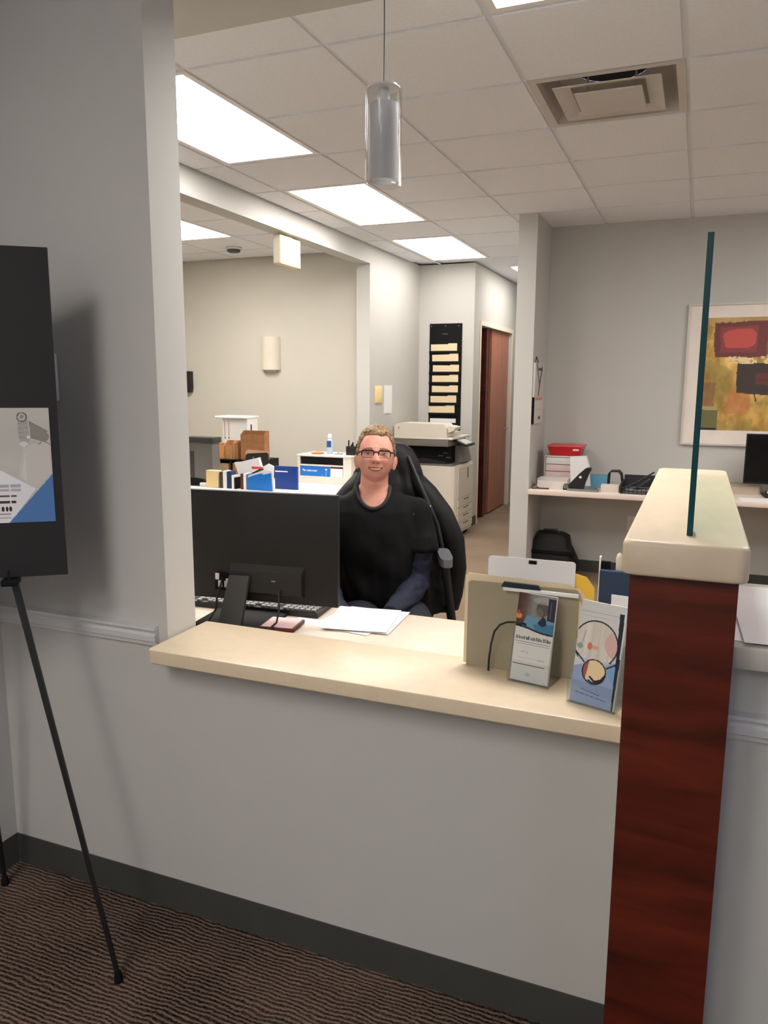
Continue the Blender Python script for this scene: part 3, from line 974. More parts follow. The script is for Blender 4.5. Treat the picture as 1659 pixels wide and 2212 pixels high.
tag(G().tube(pts, 0.0026, 8).obj('wire', BLACK), 'thin black wire arching from the counter behind the left leaflet', 'wire')

def leaflet_rack(label, loc, rz, w, d, hf, hs):
    t = thing('leaflet_rack', label, 'leaflet rack', loc, rz)
    th = 0.0022
    ln = 0.045 / 0.21
    G().box(-w / 2, 0, 0, w / 2, d, th).obj('floor_plate', CLEAR, t, smooth=False)
    G().prism([(-w / 2 - 0.0005, 0), (w / 2 + 0.0005, 0), (w / 2 + 0.0005, hf * 0.55), (-w / 2 - 0.0005, hf * 0.55)], 'y', 0, th, M=Matrix.Rotation(0, 4, 'X')).obj('front_lip', CLEAR, t, smooth=False)
    for s in (-1, 1):
        x = s * (w / 2)
        G().prism([(0.0, 0.0), (d, 0.0), (d, hs * 0.5), (d * 0.75, hs), (ln * hs, hs), (0.0, hf * 0.55)], 'x', x - th / 2, x + th / 2).obj('side_wall', CLEAR, t, smooth=False)
    G().prism([(-w / 2, 0), (w / 2, 0), (w / 2, hs * 0.9), (-w / 2, hs * 0.9)], 'y', 0, th, M=Matrix.Translation((0, d * 0.78, 0.002)) @ Matrix.Rotation(-0.16, 4, 'X')).obj('back_wall', CLEAR, t, smooth=False)
    return t
R1 = math.radians(-10.9)
L1 = (-0.3265, 1.7010, CZ)
leaflet_rack('left clear acrylic leaflet rack on the counter, text leaflet inside', L1, R1, 0.100, 0.085, 0.10, 0.125)
R2 = math.radians(-18.0)
L2 = (-0.175, 1.6250, CZ)
leaflet_rack('right clear acrylic leaflet rack on the counter, blue leaflet inside', L2, R2, 0.109, 0.080, 0.10, 0.14)
def leaf1(u, v):
    p = Paint(u, v, (40, 20, 20))
    # photo: dark red at left with an orange lamp, pale grey room, a figure in navy
    k = np.clip(u / 0.42, 0, 1)
    p.c = (1 - k)[:, None] * np.array([62, 20, 14.]) + k[:, None] * np.array([132, 130, 124.])
    p.c += (vnoise(u, v, 5, 11) - 0.5)[:, None] * 40
    p.ell(0.06, 0.735, 0.085, 0.032, (240, 132, 70))
    p.ell(0.05, 0.775, 0.035, 0.03, (200, 70, 40), 0.8)
    p.ell(0.66, 0.84, 0.16, 0.085, (84, 76, 72))
    p.ell(0.60, 0.80, 0.09, 0.05, (112, 104, 98), 0.8)
    p.ell(0.70, 0.935, 0.30, 0.04, (166, 164, 166), 0.7)
    p.rect(0.80, 0.71, 1.0, 0.97, (22, 24, 52))
    p.rect(0.86, 0.75, 0.89, 0.93, (110, 112, 140), 0.6)
    p.poly([(0.16, 0.64), (0.28, 0.755), (0.62, 0.735), (1.0, 0.715), (1.0, 0.5), (0.3, 0.55)], (96, 146, 172))
    p.poly([(0.45, 0.66), (1.0, 0.69), (1.0, 0.5), (0.6, 0.54)], (44, 108, 150), 0.8)
    p.poly([(0.56, 0.68), (0.62, 0.72), (0.70, 0.765), (0.78, 0.73), (0.80, 0.67), (0.70, 0.645)], (14, 26, 60))
    # black wave, white lower page
    cv = 0.625 - 0.062 * (1 / (1 + np.exp(-(u - 0.45) * 7)))
    p.put((v < cv + 0.013).astype(float), (16, 18, 22))
    p.put((v < cv - 0.008).astype(float), (212, 212, 208))
    R_ = np.random.RandomState(5)
    x = 0.04
    while x < 0.93:
        w = R_.uniform(0.012, 0.04)
        p.rect(x, 0.478, x + w, 0.478 + R_.uniform(0.026, 0.042), (78, 78, 78), 0.85)
        x += w + R_.uniform(0.006, 0.018)
    p.rect(0.03, 0.448, 0.95, 0.454, (50, 50, 50))
    p.rect(0.07, 0.425, 0.95, 0.428, (120, 120, 120))
    p.rect(0.07, 0.412, 0.95, 0.415, (130, 130, 130))
    p.rect(0.05, 0.235, 0.052, 0.41, (180, 180, 178))
    p.line(0.22, 0.335, 0.30, 0.342, 0.012, (150, 150, 150), 0.8)
    p.line(0.36, 0.338, 0.40, 0.322, 0.012, (130, 130, 130), 0.8)
    for k in range(18):
        p.rect(0.16 + k * 0.034, 0.268, 0.18 + k * 0.034, 0.274, (178, 178, 174), 0.7)
    p.rect(0.68, 0.262, 0.86, 0.272, (150, 150, 148), 0.8)
    p.rect(0.02, 0.192, 0.87, 0.199, (60, 58, 50))
    p.ell(0.45, 0.085, 0.06, 0.02, (184, 184, 180))
    p.rect(0.32, 0.078, 0.58, 0.082, (186, 186, 182))
    p.rect(0.0, 0.0, 1.0, 0.006, (60, 56, 48))
    return p.c
def leaf2(u, v):
    p = Paint(u, v, (214, 214, 212))
    p.c += (v * 6 - 3)[:, None]
    p.rect(0.02, 0.895, 0.85, 0.900, (150, 156, 162))
    p.rect(0.05, 0.852, 0.80, 0.857, (186, 188, 192))
    p.poly([(0.0, 0.0), (0.0, 0.345), (0.20, 0.385), (0.95, 0.46), (0.97, 0.0)], (150, 168, 204))
    p.poly([(0.72, 0.35), (0.97, 0.48), (0.97, 0.2)], (120, 164, 214), 0.8)
    # large round photo
    p.ell(0.42, 0.595, 0.50, 0.230, (14, 26, 52))
    s_ = Paint(u, v, (222, 214, 204))
    s_.c += (vnoise(u * 3, v * 0.4, 7, 21) - 0.5)[:, None] * 40
    s_.ell(0.92, 0.62, 0.30, 0.14, (222, 176, 168), 0.8)
    s_.ell(0.30, 0.565, 0.055, 0.036, (224, 112, 72), 0.9)
    s_.ell(0.42, 0.560, 0.08, 0.020, (226, 168, 128), 0.8)
    s_.line(0.18, 0.71, 0.10, 0.55, 0.02, (158, 150, 142), 0.8, 2.1)
    s_.ell(0.08, 0.55, 0.07, 0.03, (126, 160, 152), 0.8)
    d = np.hypot((u - 0.42) / 0.47, (v - 0.595) / 0.216)
    m = (d <= 1) & (v > 0.44)
    p.c[m] = s_.c[m]
    m2 = (np.hypot((u - 0.42) / 0.5, (v - 0.595) / 0.23) <= 1) & (v <= 0.44)
    p.c[m2] = np.array([190, 200, 218])
    p.line(-0.02, 0.50, 0.22, 0.40, 0.03, (14, 26, 52), 1, 2.1)
    p.line(0.97, 0.46, 0.72, 0.385, 0.03, (14, 26, 52), 1, 2.1)
    # small round photo: pale top, dark lower right
    p.ell(0.46, 0.325, 0.270, 0.124, (12, 16, 32))
    q = Paint(u, v, (240, 214, 168))
    q.poly([(0.2, 0.44), (0.34, 0.44), (0.27, 0.2), (0.15, 0.2)], (166, 86, 78))
    q.poly([(0.30, 0.19), (0.38, 0.285), (0.50, 0.245), (0.62, 0.27), (0.74, 0.35), (0.8, 0.3), (0.7, 0.19)], (34, 20, 20))
    q.poly([(0.36, 0.27), (0.50, 0.215), (0.54, 0.19), (0.33, 0.19)], (206, 214, 226))
    q.line(0.36, 0.235, 0.52, 0.205, 0.035, (24, 24, 34), 1, 2.1)
    q.poly([(0.66, 0.19), (0.74, 0.33), (0.8, 0.3), (0.76, 0.19)], (120, 110, 116))
    m = np.hypot((u - 0.46) / 0.245, (v - 0.325) / 0.112) <= 1
    p.c[m] = q.c[m]
    # dark spine stripe at the right edge
    p.poly([(0.93, 0.0), (0.965, 0.0), (0.99, 0.5), (0.96, 0.93), (0.86, 0.93), (0.90, 0.5)], (14, 22, 44))
    p.rect(0.97, 0.5, 1.0, 1.0, (226, 228, 236))
    for y0, x0, x1 in ((0.125, 0.22, 0.64), (0.085, 0.12, 0.80)):
        p.line(x0, y0 + 0.016, x1, y0 - 0.012, 0.015, (56, 84, 124), 0.9, 2.1)
    return p.c
def leaflet(label, L, R, fn, w, h, off=0.0, lean=-0.2, zb=0.003, nx=100, ny=210):
    m = Matrix.Translation(L) @ Matrix.Rotation(R, 4, 'Z')
    p = m @ Vector((off, 0.0065, zb))
    t = thing('leaflet', label, 'leaflet', p, R)
    G().prism([(-w / 2, 0), (w / 2, 0), (w / 2, h), (-w / 2, h)], 'y', 0.0004, 0.008, M=Matrix.Rotation(lean, 4, 'X')).obj('pages', PAPER, t, smooth=False)
    painted('cover_print', w, h, nx, ny, fn, t, Matrix.Rotation(lean, 4, 'X') @ Vector((-w / 2, 0, 0)), rot=(lean, 0, 0))
leaflet('white leaflet with a photo top and black wave, left rack', L1, R1, leaf1, 0.093, 0.207)
leaflet('blue and white leaflet with two ringed photos, right rack', L2, R2, leaf2, 0.103, 0.224)
# white card behind the right rack
c_ = G().box(-0.045, 0, 0, 0.0, 0.0012, 0.228).obj('white_card', PAPER, None, (-0.108, 1.724, CZ + 0.0002), rot=(-0.02, 0, math.radians(-8)), smooth=False)
tag(c_, 'narrow white card behind the right leaflet rack, against the cherry partition', 'paper')
# navy folder, white tube and papers on the desk beside the partition
tag(G().box(-0.012, 0.0, 0.0, 0.095, 0.016, 0.288, 0.002).obj('ring_binder', NAVY, None, (-0.205, 2.09, DZ), smooth=False), 'navy blue binder standing left of the cherry partition', 'binder')
tag(G().lathe([(0.009, 0), (0.009, 0.315), (0.007, 0.326), (0.003, 0.331)], 16).obj('white_tube', CREAM, None, (-0.170, 2.125, DZ)), 'cream round-tipped tube standing behind the navy binder', 'tube')
tag(G().box(-0.003, 0, 0, 0.022, 0.012, 0.305).obj('black_booklet', BLACKM, None, (-0.214, 2.122, DZ), smooth=False), 'thin black booklet with white edge behind the navy binder', 'booklet')
tag(G().box(0.0, 0, 0, 0.004, 0.02, 0.318).obj('white_divider', PAPER, None, (-0.222, 2.115, DZ), smooth=False), 'white divider card at the left edge of the navy binder', 'paper')

# ------------------------------------------------------------------ right counter papers
tag(sheet(0.30, 0.44, 0.003, 5).obj('paper_sheet', PAPER, None, (0.247, 1.826, 1.0203), math.radians(-1)), 'upper white paper on the right-hand counter ledge', 'paper', 'papers on the right counter')
tag(sheet(0.40, 0.46, 0.003, 6).obj('paper_sheet', mat('rosy_paper', (232, 222, 224), 0.7), None, (0.305, 1.822, 1.0262), math.radians(2)), 'pinkish white paper pad right of the cherry partition', 'paper', 'papers on the right counter')

# ================================================================== BACK OFFICE DESK (right)
t = thing('back_desk', 'long pale wall desk under the framed painting', 'desk', (0, 0, 0))
G().box(-1.150, 5.74, 0.700, 3.29, 6.345, DZ, 0.004).obj('desk_top', mat('pinkish_laminate', (228, 212, 200), 0.35, var=0.02), t, ang=25)
G().box(-1.150, 6.30, 0.62, 3.29, 6.345, 0.699).obj('support_rail', LAM2, t, smooth=False)
for x in (1.0, 2.6):
    G().box(x, 5.78, 0, x + 0.03, 6.34, 0.699).obj('side_panel', LAM2, t, smooth=False)
# painting
def paint(u, v):
    p = Paint(u, v, (206, 166, 84))
    n1, n2, n3 = vnoise(u, v, 5, 1), vnoise(u, v, 9, 2), vnoise(u * 1.0, v * 0.5, 22, 4)
    base = np.array([206, 164, 84.])[None] + (n1 - 0.5)[:, None] * np.array([70, 80, 70.]) + (n2 - 0.5)[:, None] * np.array([110, 90, 60.]) + (n3 - 0.5)[:, None] * 60
    p.c = base
    w = (n2 - 0.5) * 0.05
    uu, vv = u + w, v + (n1 - 0.5) * 0.05
    p.u, p.v = uu, vv
    p.put((vnoise(u, v, 6, 8) > 0.56).astype(float), (150, 136, 74), 0.5)
    p.rect(0.0, 0.2, 0.12, 0.42, (130, 96, 66), 0.6)
    p.rect(0.03, 0.93, 1, 1.02, (190, 160, 112), 0.7)
    p.rect(0.09, 0.66, 0.54, 0.96, (116, 58, 58))
    p.rect(0.14, 0.70, 0.45, 0.92, (150, 68, 74), 0.8)
    p.put((((np.abs(uu - 0.30) / 0.135) ** 4 + (np.abs(vv - 0.815) / 0.082) ** 4) < 1).astype(float), (206, 88, 80), 0.95)
    p.rect(0.54, 0.68, 0.62, 0.9, (84, 88, 56), 0.8)
    p.put(((np.abs(vv - 0.632) < 0.030) & (u > 0.22) & (vnoise(u, v, 34, 6) > 0.46)).astype(float), (244, 224, 176), 0.9)
    p.rect(0.30, 0.33, 0.75, 0.605, (66, 52, 50))
    p.rect(0.46, 0.42, 0.62, 0.52, (116, 56, 48), 0.8)
    p.rect(0.48, 0.455, 0.60, 0.468, (70, 50, 46), 0.8)
    p.line(0.47, 0.33, 0.47, 0.27, 0.012, (84, 58, 48))
    p.rect(0.22, 0.15, 0.42, 0.34, (204, 120, 76), 0.55)
    p.rect(-0.1, 0.0, 0.155, 0.205, (112, 110, 66))
    p.rect(-0.1, 0.175, 0.15, 0.205, (196, 186, 130), 0.7)
    p.rect(-0.1, 0.0, 0.14, 0.022, (36, 34, 28))
    p.rect(0.63, 0.08, 0.9, 0.30, (168, 150, 84), 0.7)
    p.rect(0.66, 0.62, 0.95, 0.92, (170, 132, 66), 0.7)
    p.ell(0.8, 0.2, 0.1, 0.09, (90, 60, 50), 0.8)
    return p.c
t = thing('framed_painting', 'abstract ochre and red painting in a white mat and frame', 'painting', (-0.112, 6.349, 1.072))
PW, PH = 1.04, 1.045
g = G()
for (x0, z0, x1, z1) in ((0, 0, PW, 0.014), (0, PH - 0.014, PW, PH), (0, 0.014, 0.014, PH - 0.014), (PW - 0.014, 0.014, PW, PH - 0.014)):
    g.box(x0, -0.028, z0, x1, 0, z1)
g.obj('frame', mat('pewter_frame', (206, 200, 192), 0.35), t, smooth=False)
G().box(0.014, -0.016, 0.014, PW - 0.014, -0.001, PH - 0.014).obj('mat_board', mat('mat_board', (238, 228, 218), 0.7), t, smooth=False)
painted('canvas_print', PW - 0.24, PH - 0.22, 150, 150, paint, t, (0.12, -0.0168, 0.115))
# right-hand monitor
t = thing('monitor', 'black monitor on the back desk, partly covering the painting', 'monitor', (0.58, 6.10, DZ))
G().box(-0.245, -0.012, 0.085, 0.245, 0.012, 0.443, 0.004).obj('panel', mat('monitor_back', (34, 34, 35), 0.5), t)
G().box(-0.238, -0.0132, 0.10, 0.238, -0.012, 0.436).obj('screen', mat('screen_dark', (6, 6, 8), 0.15), t, smooth=False)
G().box(-0.035, 0.012, 0.01, 0.035, 0.03, 0.24, 0.003).obj('stand_neck', BLACK, t)
G().box(-0.11, -0.06, 0.0, 0.11, 0.12, 0.010, 0.003).obj('stand_base', BLACK, t)
t = thing('desk_riser', 'low taupe riser shelf in front of the right monitor', 'riser', (0.255, 6.13, DZ))
G().box(0, 0, 0.055, 0.20, 0.15, 0.068, 0.002).obj('shelf', TAUPE, t, smooth=False)
for x in (0.0, 0.188):
    G().box(x, 0.004, 0, x + 0.012, 0.146, 0.0548).obj('side', TAUPE, t, smooth=False)
G().box(0.0122, 0.003, 0, 0.1878, 0.012, 0.0546).obj('front', mat('taupe_front', (186, 170, 152), 0.6), t, smooth=False)
t = thing('cable_bracket', 'black bracket with white cable on the back desk at right edge', 'bracket', (0.475, 5.98, DZ))
G().box(0, 0, 0, 0.012, 0.02, 0.05, 0.002).box(0.012, 0, 0, 0.14, 0.02, 0.016, 0.002).obj('bracket', BLACK, t, smooth=False)
G().tube([(0.014, 0.01, 0.042), (0.05, 0.01, 0.036), (0.09, 0.012, 0.030), (0.14, 0.01, 0.034)], 0.008, 8).obj('cable', WHITE, t)
tag(sheet(0.30, 0.20, 0.002, 9).obj('paper_sheet', PAPER, None, (0.46, 5.85, DZ + 0.0003), math.radians(3)), 'white paper on the back desk below the right monitor', 'paper')
# organiser group at the left end
PINKW = mat('rosy_plastic', (232, 208, 204), 0.4, var=0.04)
t = thing('drawer_unit', 'small pinkish white drawer unit under the red bin', 'drawer unit', (-1.085, 6.03, DZ))
G().box(0, 0, 0, 0.006, 0.26, 0.236).box(0.224, 0, 0, 0.23, 0.26, 0.236).box(0.006, 0.25, 0, 0.224, 0.26, 0.236).box(0.006, 0, 0.228, 0.224, 0.25, 0.236).box(0.006, 0, 0, 0.224, 0.25, 0.006).obj('case', WHITE, t, smooth=False)
for k in range(4):
    d_ = G().box(0.010, -0.003, 0.010 + 0.0545 * k, 0.220, 0.24, 0.060 + 0.0545 * k, 0.002).obj('drawer', PINKW if k < 3 else WHITE, t, smooth=False)
    G().box(0.09, -0.008, 0.030 + 0.0545 * k, 0.14, -0.003, 0.036 + 0.0545 * k).obj('pull', WHITE, d_, smooth=False)
t = thing('plastic_bin', 'red plastic bin on top of the white drawer unit', 'bin', (-1.065, 6.04, DZ + 0.2365))
g = G()
def frust(g, x0, y0, x1, y1, z0, z1, e, mi=0):
    g.loft([[(x0 + e, y0 + e, z0), (x1 - e, y0 + e, z0), (x1 - e, y1 - e, z0), (x0 + e, y1 - e, z0)], [(x0, y0, z1), (x1, y0, z1), (x1, y1, z1), (x0, y1, z1)]], True, mi)
frust(g, 0.0, 0.0, 0.255, 0.22, 0.0, 0.066, 0.014)
g.obj('tub', RED, t, smooth=False)
G().box(-0.008, -0.008, 0.0662, 0.263, 0.228, 0.082, 0.005).obj('rim', mat('red_rim', (214, 62, 70), 0.3), t)
G().box(0.19, -0.0025, 0.042, 0.235, 0.008, 0.056, 0.002).obj('label_holder', mat('pale_pink', (250, 214, 214), 0.4), t, smooth=False)
g = G().prism([(0.0, 0.0), (0.145, 0.0), (0.130, 0.175), (0.108, 0.248), (-0.012, 0.240)], 'y', 0, 0.06)
tag(g.obj('magazine_file', PAPER, None, (-0.868, 5.955, DZ), smooth=False), 'white magazine file with slanted side beside the red bin', 'file box')
t = thing('clear_tray', 'shallow clear tray at the left end of the back desk', 'tray', (-1.105, 5.86, DZ))
FRO = mat('frosted_plastic', (226, 218, 210), 0.35, var=0.04)
G().box(0, 0, 0, 0.225, 0.11, 0.003).obj('base', FRO, t, smooth=False)
G().box(0, 0, 0.003, 0.003, 0.11, 0.075).box(0.222, 0, 0.003, 0.225, 0.11, 0.075).box(0.003, 0.107, 0.003, 0.222, 0.11, 0.08).box(0.003, 0, 0.003, 0.222, 0.003, 0.060).obj('walls', FRO, t, smooth=False)
tag(G().tube([(0, 0, 0.005), (0.13, 0.012, 0.005)], 0.0045, 8).obj('pen', mat('maroon_pen', (90, 44, 44), 0.4), None, (-1.135, 5.80, DZ)), 'thin maroon pen lying at the left end of the back desk', 'pen')
tag(G().tube([(0, 0, 0.012), (0.02, 0.0, 0.006), (0.09, 0.010, 0.005)], 0.004, 8).obj('pen', BLACK, None, (-1.098, 5.822, DZ)), 'short black pen lying before the clear tray', 'pen')
t = thing('tape_dispenser', 'small black tape dispenser before the white magazine file', 'dispenser', (-0.905, 5.84, DZ))
G().prism([(0, 0), (0.075, 0), (0.075, 0.024), (0.05, 0.02), (0.035, 0.045), (0.008, 0.045), (0, 0.03)], 'y', 0, 0.022).obj('body', BLACK, t, smooth=False)
G().lathe([(0.011, -0.006), (0.019, -0.006), (0.019, 0.006), (0.011, 0.006)], 16, M=Matrix.Translation((0.022, -0.002, 0.026)) @ Matrix.Rotation(PI / 2, 4, 'X')).obj('tape_roll', MGREY, t)
t = thing('hole_punch', 'black hole punch with raised lever on the back desk', 'hole punch', (-0.872, 5.79, DZ))
G().prism(rrect(0.225, 0.10, 0.03, 5, 0.112, 0.05), 'z', 0, 0.016).obj('base', mat('punch_base', (132, 132, 128), 0.4), t)
G().prism(rrect(0.10, 0.07, 0.02, 4, 0.165, 0.055), 'z', 0.0162, 0.032).obj('chip_tray', mat('green_grey', (96, 112, 106), 0.4), t)
G().prism([(0.010, 0.017), (0.120, 0.017), (0.128, 0.055), (0.150, 0.12), (0.172, 0.165), (0.160, 0.178), (0.130, 0.172), (0.085, 0.130), (0.040, 0.078), (0.012, 0.045)], 'y', 0.02, 0.075).obj('lever', BLACK, t, smooth=False)
G().lathe([(0.010, 0), (0.010, 0.002)], 14, M=Matrix.Translation((0.095, 0.0195, 0.105)) @ Matrix.Rotation(PI / 2, 4, 'X')).obj('hinge_cap', WHITE, t)
tag(G().box(0, 0, 0, 0.135, 0.09, 0.098, 0.003).obj('tissue_box', mat('sky_blue_card', (98, 158, 186), 0.6), None, (-0.742, 6.05, DZ), smooth=False), 'light blue box behind the hole punch', 'box')
tag(G().box(0, 0, 0, 0.13, 0.09, 0.05, 0.002).obj('memo_block', mat('memo_paper', (224, 212, 198), 0.7), None, (-0.632, 5.85, DZ), smooth=False), 'cream memo paper block between hole punch and black tray', 'memo pad')
MESH = mat('black_mesh', (38, 38, 40), 0.5, var=0.2, vscale=300)
t = thing('pen_holder', 'black wire letter sorter behind the cream memo block', 'letter sorter', (-0.605, 6.06, DZ))
for y in (0.0, 0.05, 0.10):
    pts = [(0, y, 0.004), (0.004, y, 0.11), (0.018, y, 0.13), (0.075, y, 0.132), (0.095, y, 0.11), (0.112, y, 0.004)]
    G().tube(pts, 0.006, 8).obj('wire_arch', BLACK, t)
G().box(-0.006, -0.006, 0, 0.118, 0.106, 0.004).obj('base', BLACK, t, smooth=False)
t = thing('mesh_tray', 'black mesh letter tray left of the partition cap', 'letter tray', (-0.49, 5.80, DZ))
g = G()
g.box(0, 0, 0, 0.30, 0.30, 0.004)
g.obj('base', MESH, t, smooth=False)
g = G()
for z in (0.03, 0.065):
    g.tube([(0.003, 0.3, z), (0.003, 0.003, z * 0.7), (0.297, 0.003, z * 0.7), (0.297, 0.3, z)], 0.004, 6)
for k in range(11):
    g.tube([(0.003 + 0.0294 * k, 0.003, 0.003), (0.003 + 0.0294 * k, 0.003, 0.045)], 0.0022, 6)
g.obj('wire_rim', BLACK, t)
G().box(0.0, 0.006, 0.004, 0.004, 0.30, 0.075).box(0.296, 0.006, 0.004, 0.30, 0.30, 0.075).box(0.004, 0.296, 0.004, 0.296, 0.30, 0.11).obj('mesh_wall', MESH, t, smooth=False)
G().box(0.02, 0.02, 0.0045, 0.28, 0.29, 0.018).obj('liner', mat('grey_paper', (150, 150, 150), 0.7), t, smooth=False)
tag(G().tube([(0, 0, 0), (0.09, 0.02, 0.048), (0.215, 0.05, 0.128)], [0.010, 0.008, 0.006], 8).obj('black_marker', BLACK, None, (-0.478, 5.835, DZ + 0.030)), 'long black marker leaning out of the mesh tray', 'marker')
tag(G().box(0, 0, 0, 0.004, 0.12, 0.13).obj('file_divider', mat('smoke_plastic', (70, 72, 76), 0.3), None, (-0.40, 5.90, DZ + 0.0185), rot=(0, math.radians(52), 0), smooth=False), 'smoke grey divider slanting inside the mesh tray', 'divider')
# bag under the desk
t = thing('black_bag', 'black soft bag on the floor under the back desk', 'bag', (-1.02, 6.12, 0))
g = G()
rings = []
for z, sx, sy in ((0.0, 0.165, 0.11), (0.03, 0.19, 0.125), (0.14, 0.195, 0.13), (0.22, 0.18, 0.12), (0.25, 0.155, 0.11), (0.33, 0.135, 0.10), (0.352, 0.105, 0.08)):
    rings.append([(x * 2 * sx + (0.012 * math.sin(5 * z * 9 + 3 * y)), y * 2 * sy, z) for x, y in rrect(1, 1, 0.22, 5)])
g.loft(rings, True)
g.obj('body', mat('bag_fabric', (14, 14, 16), 0.7, bump=0.2), t)
G().box(-0.20, -0.136, 0.20, 0.20, -0.110, 0.225, 0.006).obj('flap', BLACKM, t)
G().tube([(-0.07, -0.02, 0.345), (-0.06, -0.02, 0.375), (0.04, -0.02, 0.38), (0.06, -0.02, 0.35)], 0.008, 8).obj('handle', BLACK, t)
t = thing('wall_outlet', 'cream wall outlet plate below the back desk', 'outlet', (-0.43, 6.3495, 0.43))
G().box(-0.036, -0.006, -0.058, 0.036, 0, 0.058, 0.003).obj('plate', WHITE, t, smooth=False)
for z in (-0.02, 0.02):
    G().lathe([(0.015, 0), (0.014, 0.002)], 14, M=Matrix.Translation((0, -0.006, z)) @ Matrix.Rotation(PI / 2, 4, 'X')).obj('socket', CREAM, t)
# calendar on the wall stub
def cal(u, v):
    p = Paint(u, v, (214, 208, 200))
    p.rect(0, 0.40, 1, 1, (206, 200, 196))
    p.line(0.18, 0.98, 0.55, 0.62, 0.08, (66, 52, 54), 0.9, 1.3)
    p.line(0.80, 0.92, 0.50, 0.60, 0.10, (52, 40, 44), 0.9, 1.3)
    p.line(0.52, 0.66, 0.44, 0.46, 0.12, (90, 56, 58), 0.9, 1.3)
    p.rect(0.35, 0.88, 0.85, 0.93, (70, 54, 54), 0.9)
    p.rect(0.08, 0.385, 0.9, 0.425, (206, 124, 112), 0.9)
    p.rect(0.08, 0.43, 0.9, 0.46, (228, 176, 170), 0.8)
    p.ell(0.62, 0.09, 0.14, 0.03, (60, 58, 58))
    for k in range(5):
        p.rect(0.1, 0.14 + k * 0.045, 0.9, 0.143 + k * 0.045, (190, 188, 184))
    return p.c
t = thing('wall_calendar', 'narrow hanging calendar on the side of the wall stub', 'calendar', (-1.154, 5.80, 1.225))
G().box(0, 0, 0, 0.016, 0.33, 0.455).obj('pad', PAPER, t, smooth=False)
painted('calendar_print', 0.33, 0.455, 60, 80, cal, t, (0.0165, 0, 0), rz=PI / 2)
G().box(0.0, -0.006, 0.0, 0.0172, -0.0002, 0.20).obj('dark_edge', BLACKM, t, smooth=False)
G().tube([(0.008, 0.03, 0.44), (0.004, 0.09, 0.50), (0.008, 0.16, 0.45)], 0.003, 6).obj('hanging_cord', BLACK, t)

# ================================================================== WORK TABLE IN THE LEFT OPENING
TZ = 0.738
t = thing('work_table', 'white topped work table in the wide opening behind the monitor', 'table', (0, 0, 0))
G().box(-4.05, 4.72, TZ - 0.03, -2.25, 5.90, TZ, 0.004).obj('table_top', mat('white_laminate', (236, 230, 220), 0.4, var=0.02), t, smooth=False)
for x in (-4.0, -2.33):
    for y in (4.77, 5.82):
        G().box(x, y, 0, x + 0.045, y + 0.045, TZ - 0.0305).obj('leg', METAL, t, smooth=False)
GR = 'files standing in a row on the work table'
x = -3.405
tag(G().box(0, 0, 0, 0.105, 0.06, 0.128, 0.002).obj('file_box', mat('straw_card', (240, 212, 158), 0.7), None, (-3.42, 4.86, TZ), smooth=False), 'straw yellow file box leftmost in the row of files', 'file box')
for (x0, w, h, m, lb, nm, cat) in (
    (-3.305, 0.028, 0.120, DGREY, 'dark grey binder beside the straw yellow file box', 'ring_binder', 'binder'),
    (-3.274, 0.032, 0.130, PAPER, 'white booklet between the dark grey and navy binders', 'booklet', 'booklet'),
    (-3.238, 0.036, 0.128, NAVY, 'navy binder in the row of files on the work table', 'ring_binder', 'binder'),
    (-3.198, 0.020, 0.10, PAPER, 'low white pad next to the navy binder', 'note_pad', 'pad'),
    (-3.174, 0.014, 0.085, BLACKM, 'thin low black folder before the white sheaf', 'black_folder', 'folder'),
    (-3.120, 0.022, 0.116, mat('maroon_book', (96, 40, 36), 0.6), 'thin maroon book in the row of files', 'book', 'book'),
    (-3.095, 0.022, 0.118, PAPER, 'white booklet right of the maroon book', 'booklet', 'booklet'),
    (-3.070, 0.010, 0.118, mat('slate_blue_card', (96, 120, 156), 0.6), 'thin slate blue folder left of the bright blue one', 'blue_folder', 'folder')):
    tag(G().box(0, 0, 0, w, 0.07, h, 0.0015).obj(nm, m, None, (x0, 4.865, TZ), smooth=False), lb, cat, GR if False else None)
t = thing('paper_sheaf', 'tall sheaf of white papers leaning in the row of files', 'papers', (-3.14, 4.985, TZ), math.radians(3))
g = G()
g.prism([(-0.075, 0.0), (0.03, 0.0), (0.03, 0.11), (0.125, 0.155), (0.10, 0.228), (-0.06, 0.190), (-0.105, 0.185), (-0.070, 0.09)], 'y', 0, 0.03)
g.obj('pages', PAPER, t, smooth=False)
G().box(0.045, -0.003, 0.142, 0.135, 0.0, 0.160).obj('red_tab', mat('red_tab', (214, 70, 74), 0.6), t, smooth=False)
t = thing('folder', 'bright blue folder facing front in the row of files', 'folder', (-3.055, 4.86, TZ))
G().prism([(0, 0), (0.205, 0), (0.195, 0.133), (0.13, 0.118), (0.115, 0.128), (0.02, 0.10), (0.0, 0.085)], 'y', 0, 0.012).obj('cover', BLUE, t, smooth=False)
G().prism([(-0.008, 0), (0.212, 0), (0.205, 0.150), (0.15, 0.160), (0.0, 0.105)], 'y', 0.0125, 0.017).obj('pages', PAPER, t, smooth=False)
t = thing('folder', 'dark blue folder with a white stripe, right of the bright blue one', 'folder', (-2.905, 5.0, TZ))
G().box(0.0, 0, 0, 0.190, 0.02, 0.172, 0.002).obj('cover', DBLUE, t, smooth=False)
G().box(0.004, -0.0012, 0.128, 0.110, 0, 0.137).obj('white_stripe', PAPER, t, smooth=False)
G().prism([(-0.03, 0), (-0.012, 0.0), (-0.004, 0.168), (-0.05, 0.186), (-0.10, 0.16)], 'y', -0.006, 0.002).obj('white_flap', PAPER, t, smooth=False)
tag(sheet(0.30, 0.216, 0.006, 12).obj('paper_sheet', PAPER, None, (-2.50, 5.24, TZ + 0.0003), math.radians(10)), 'white papers lying before the white storage cube', 'paper')
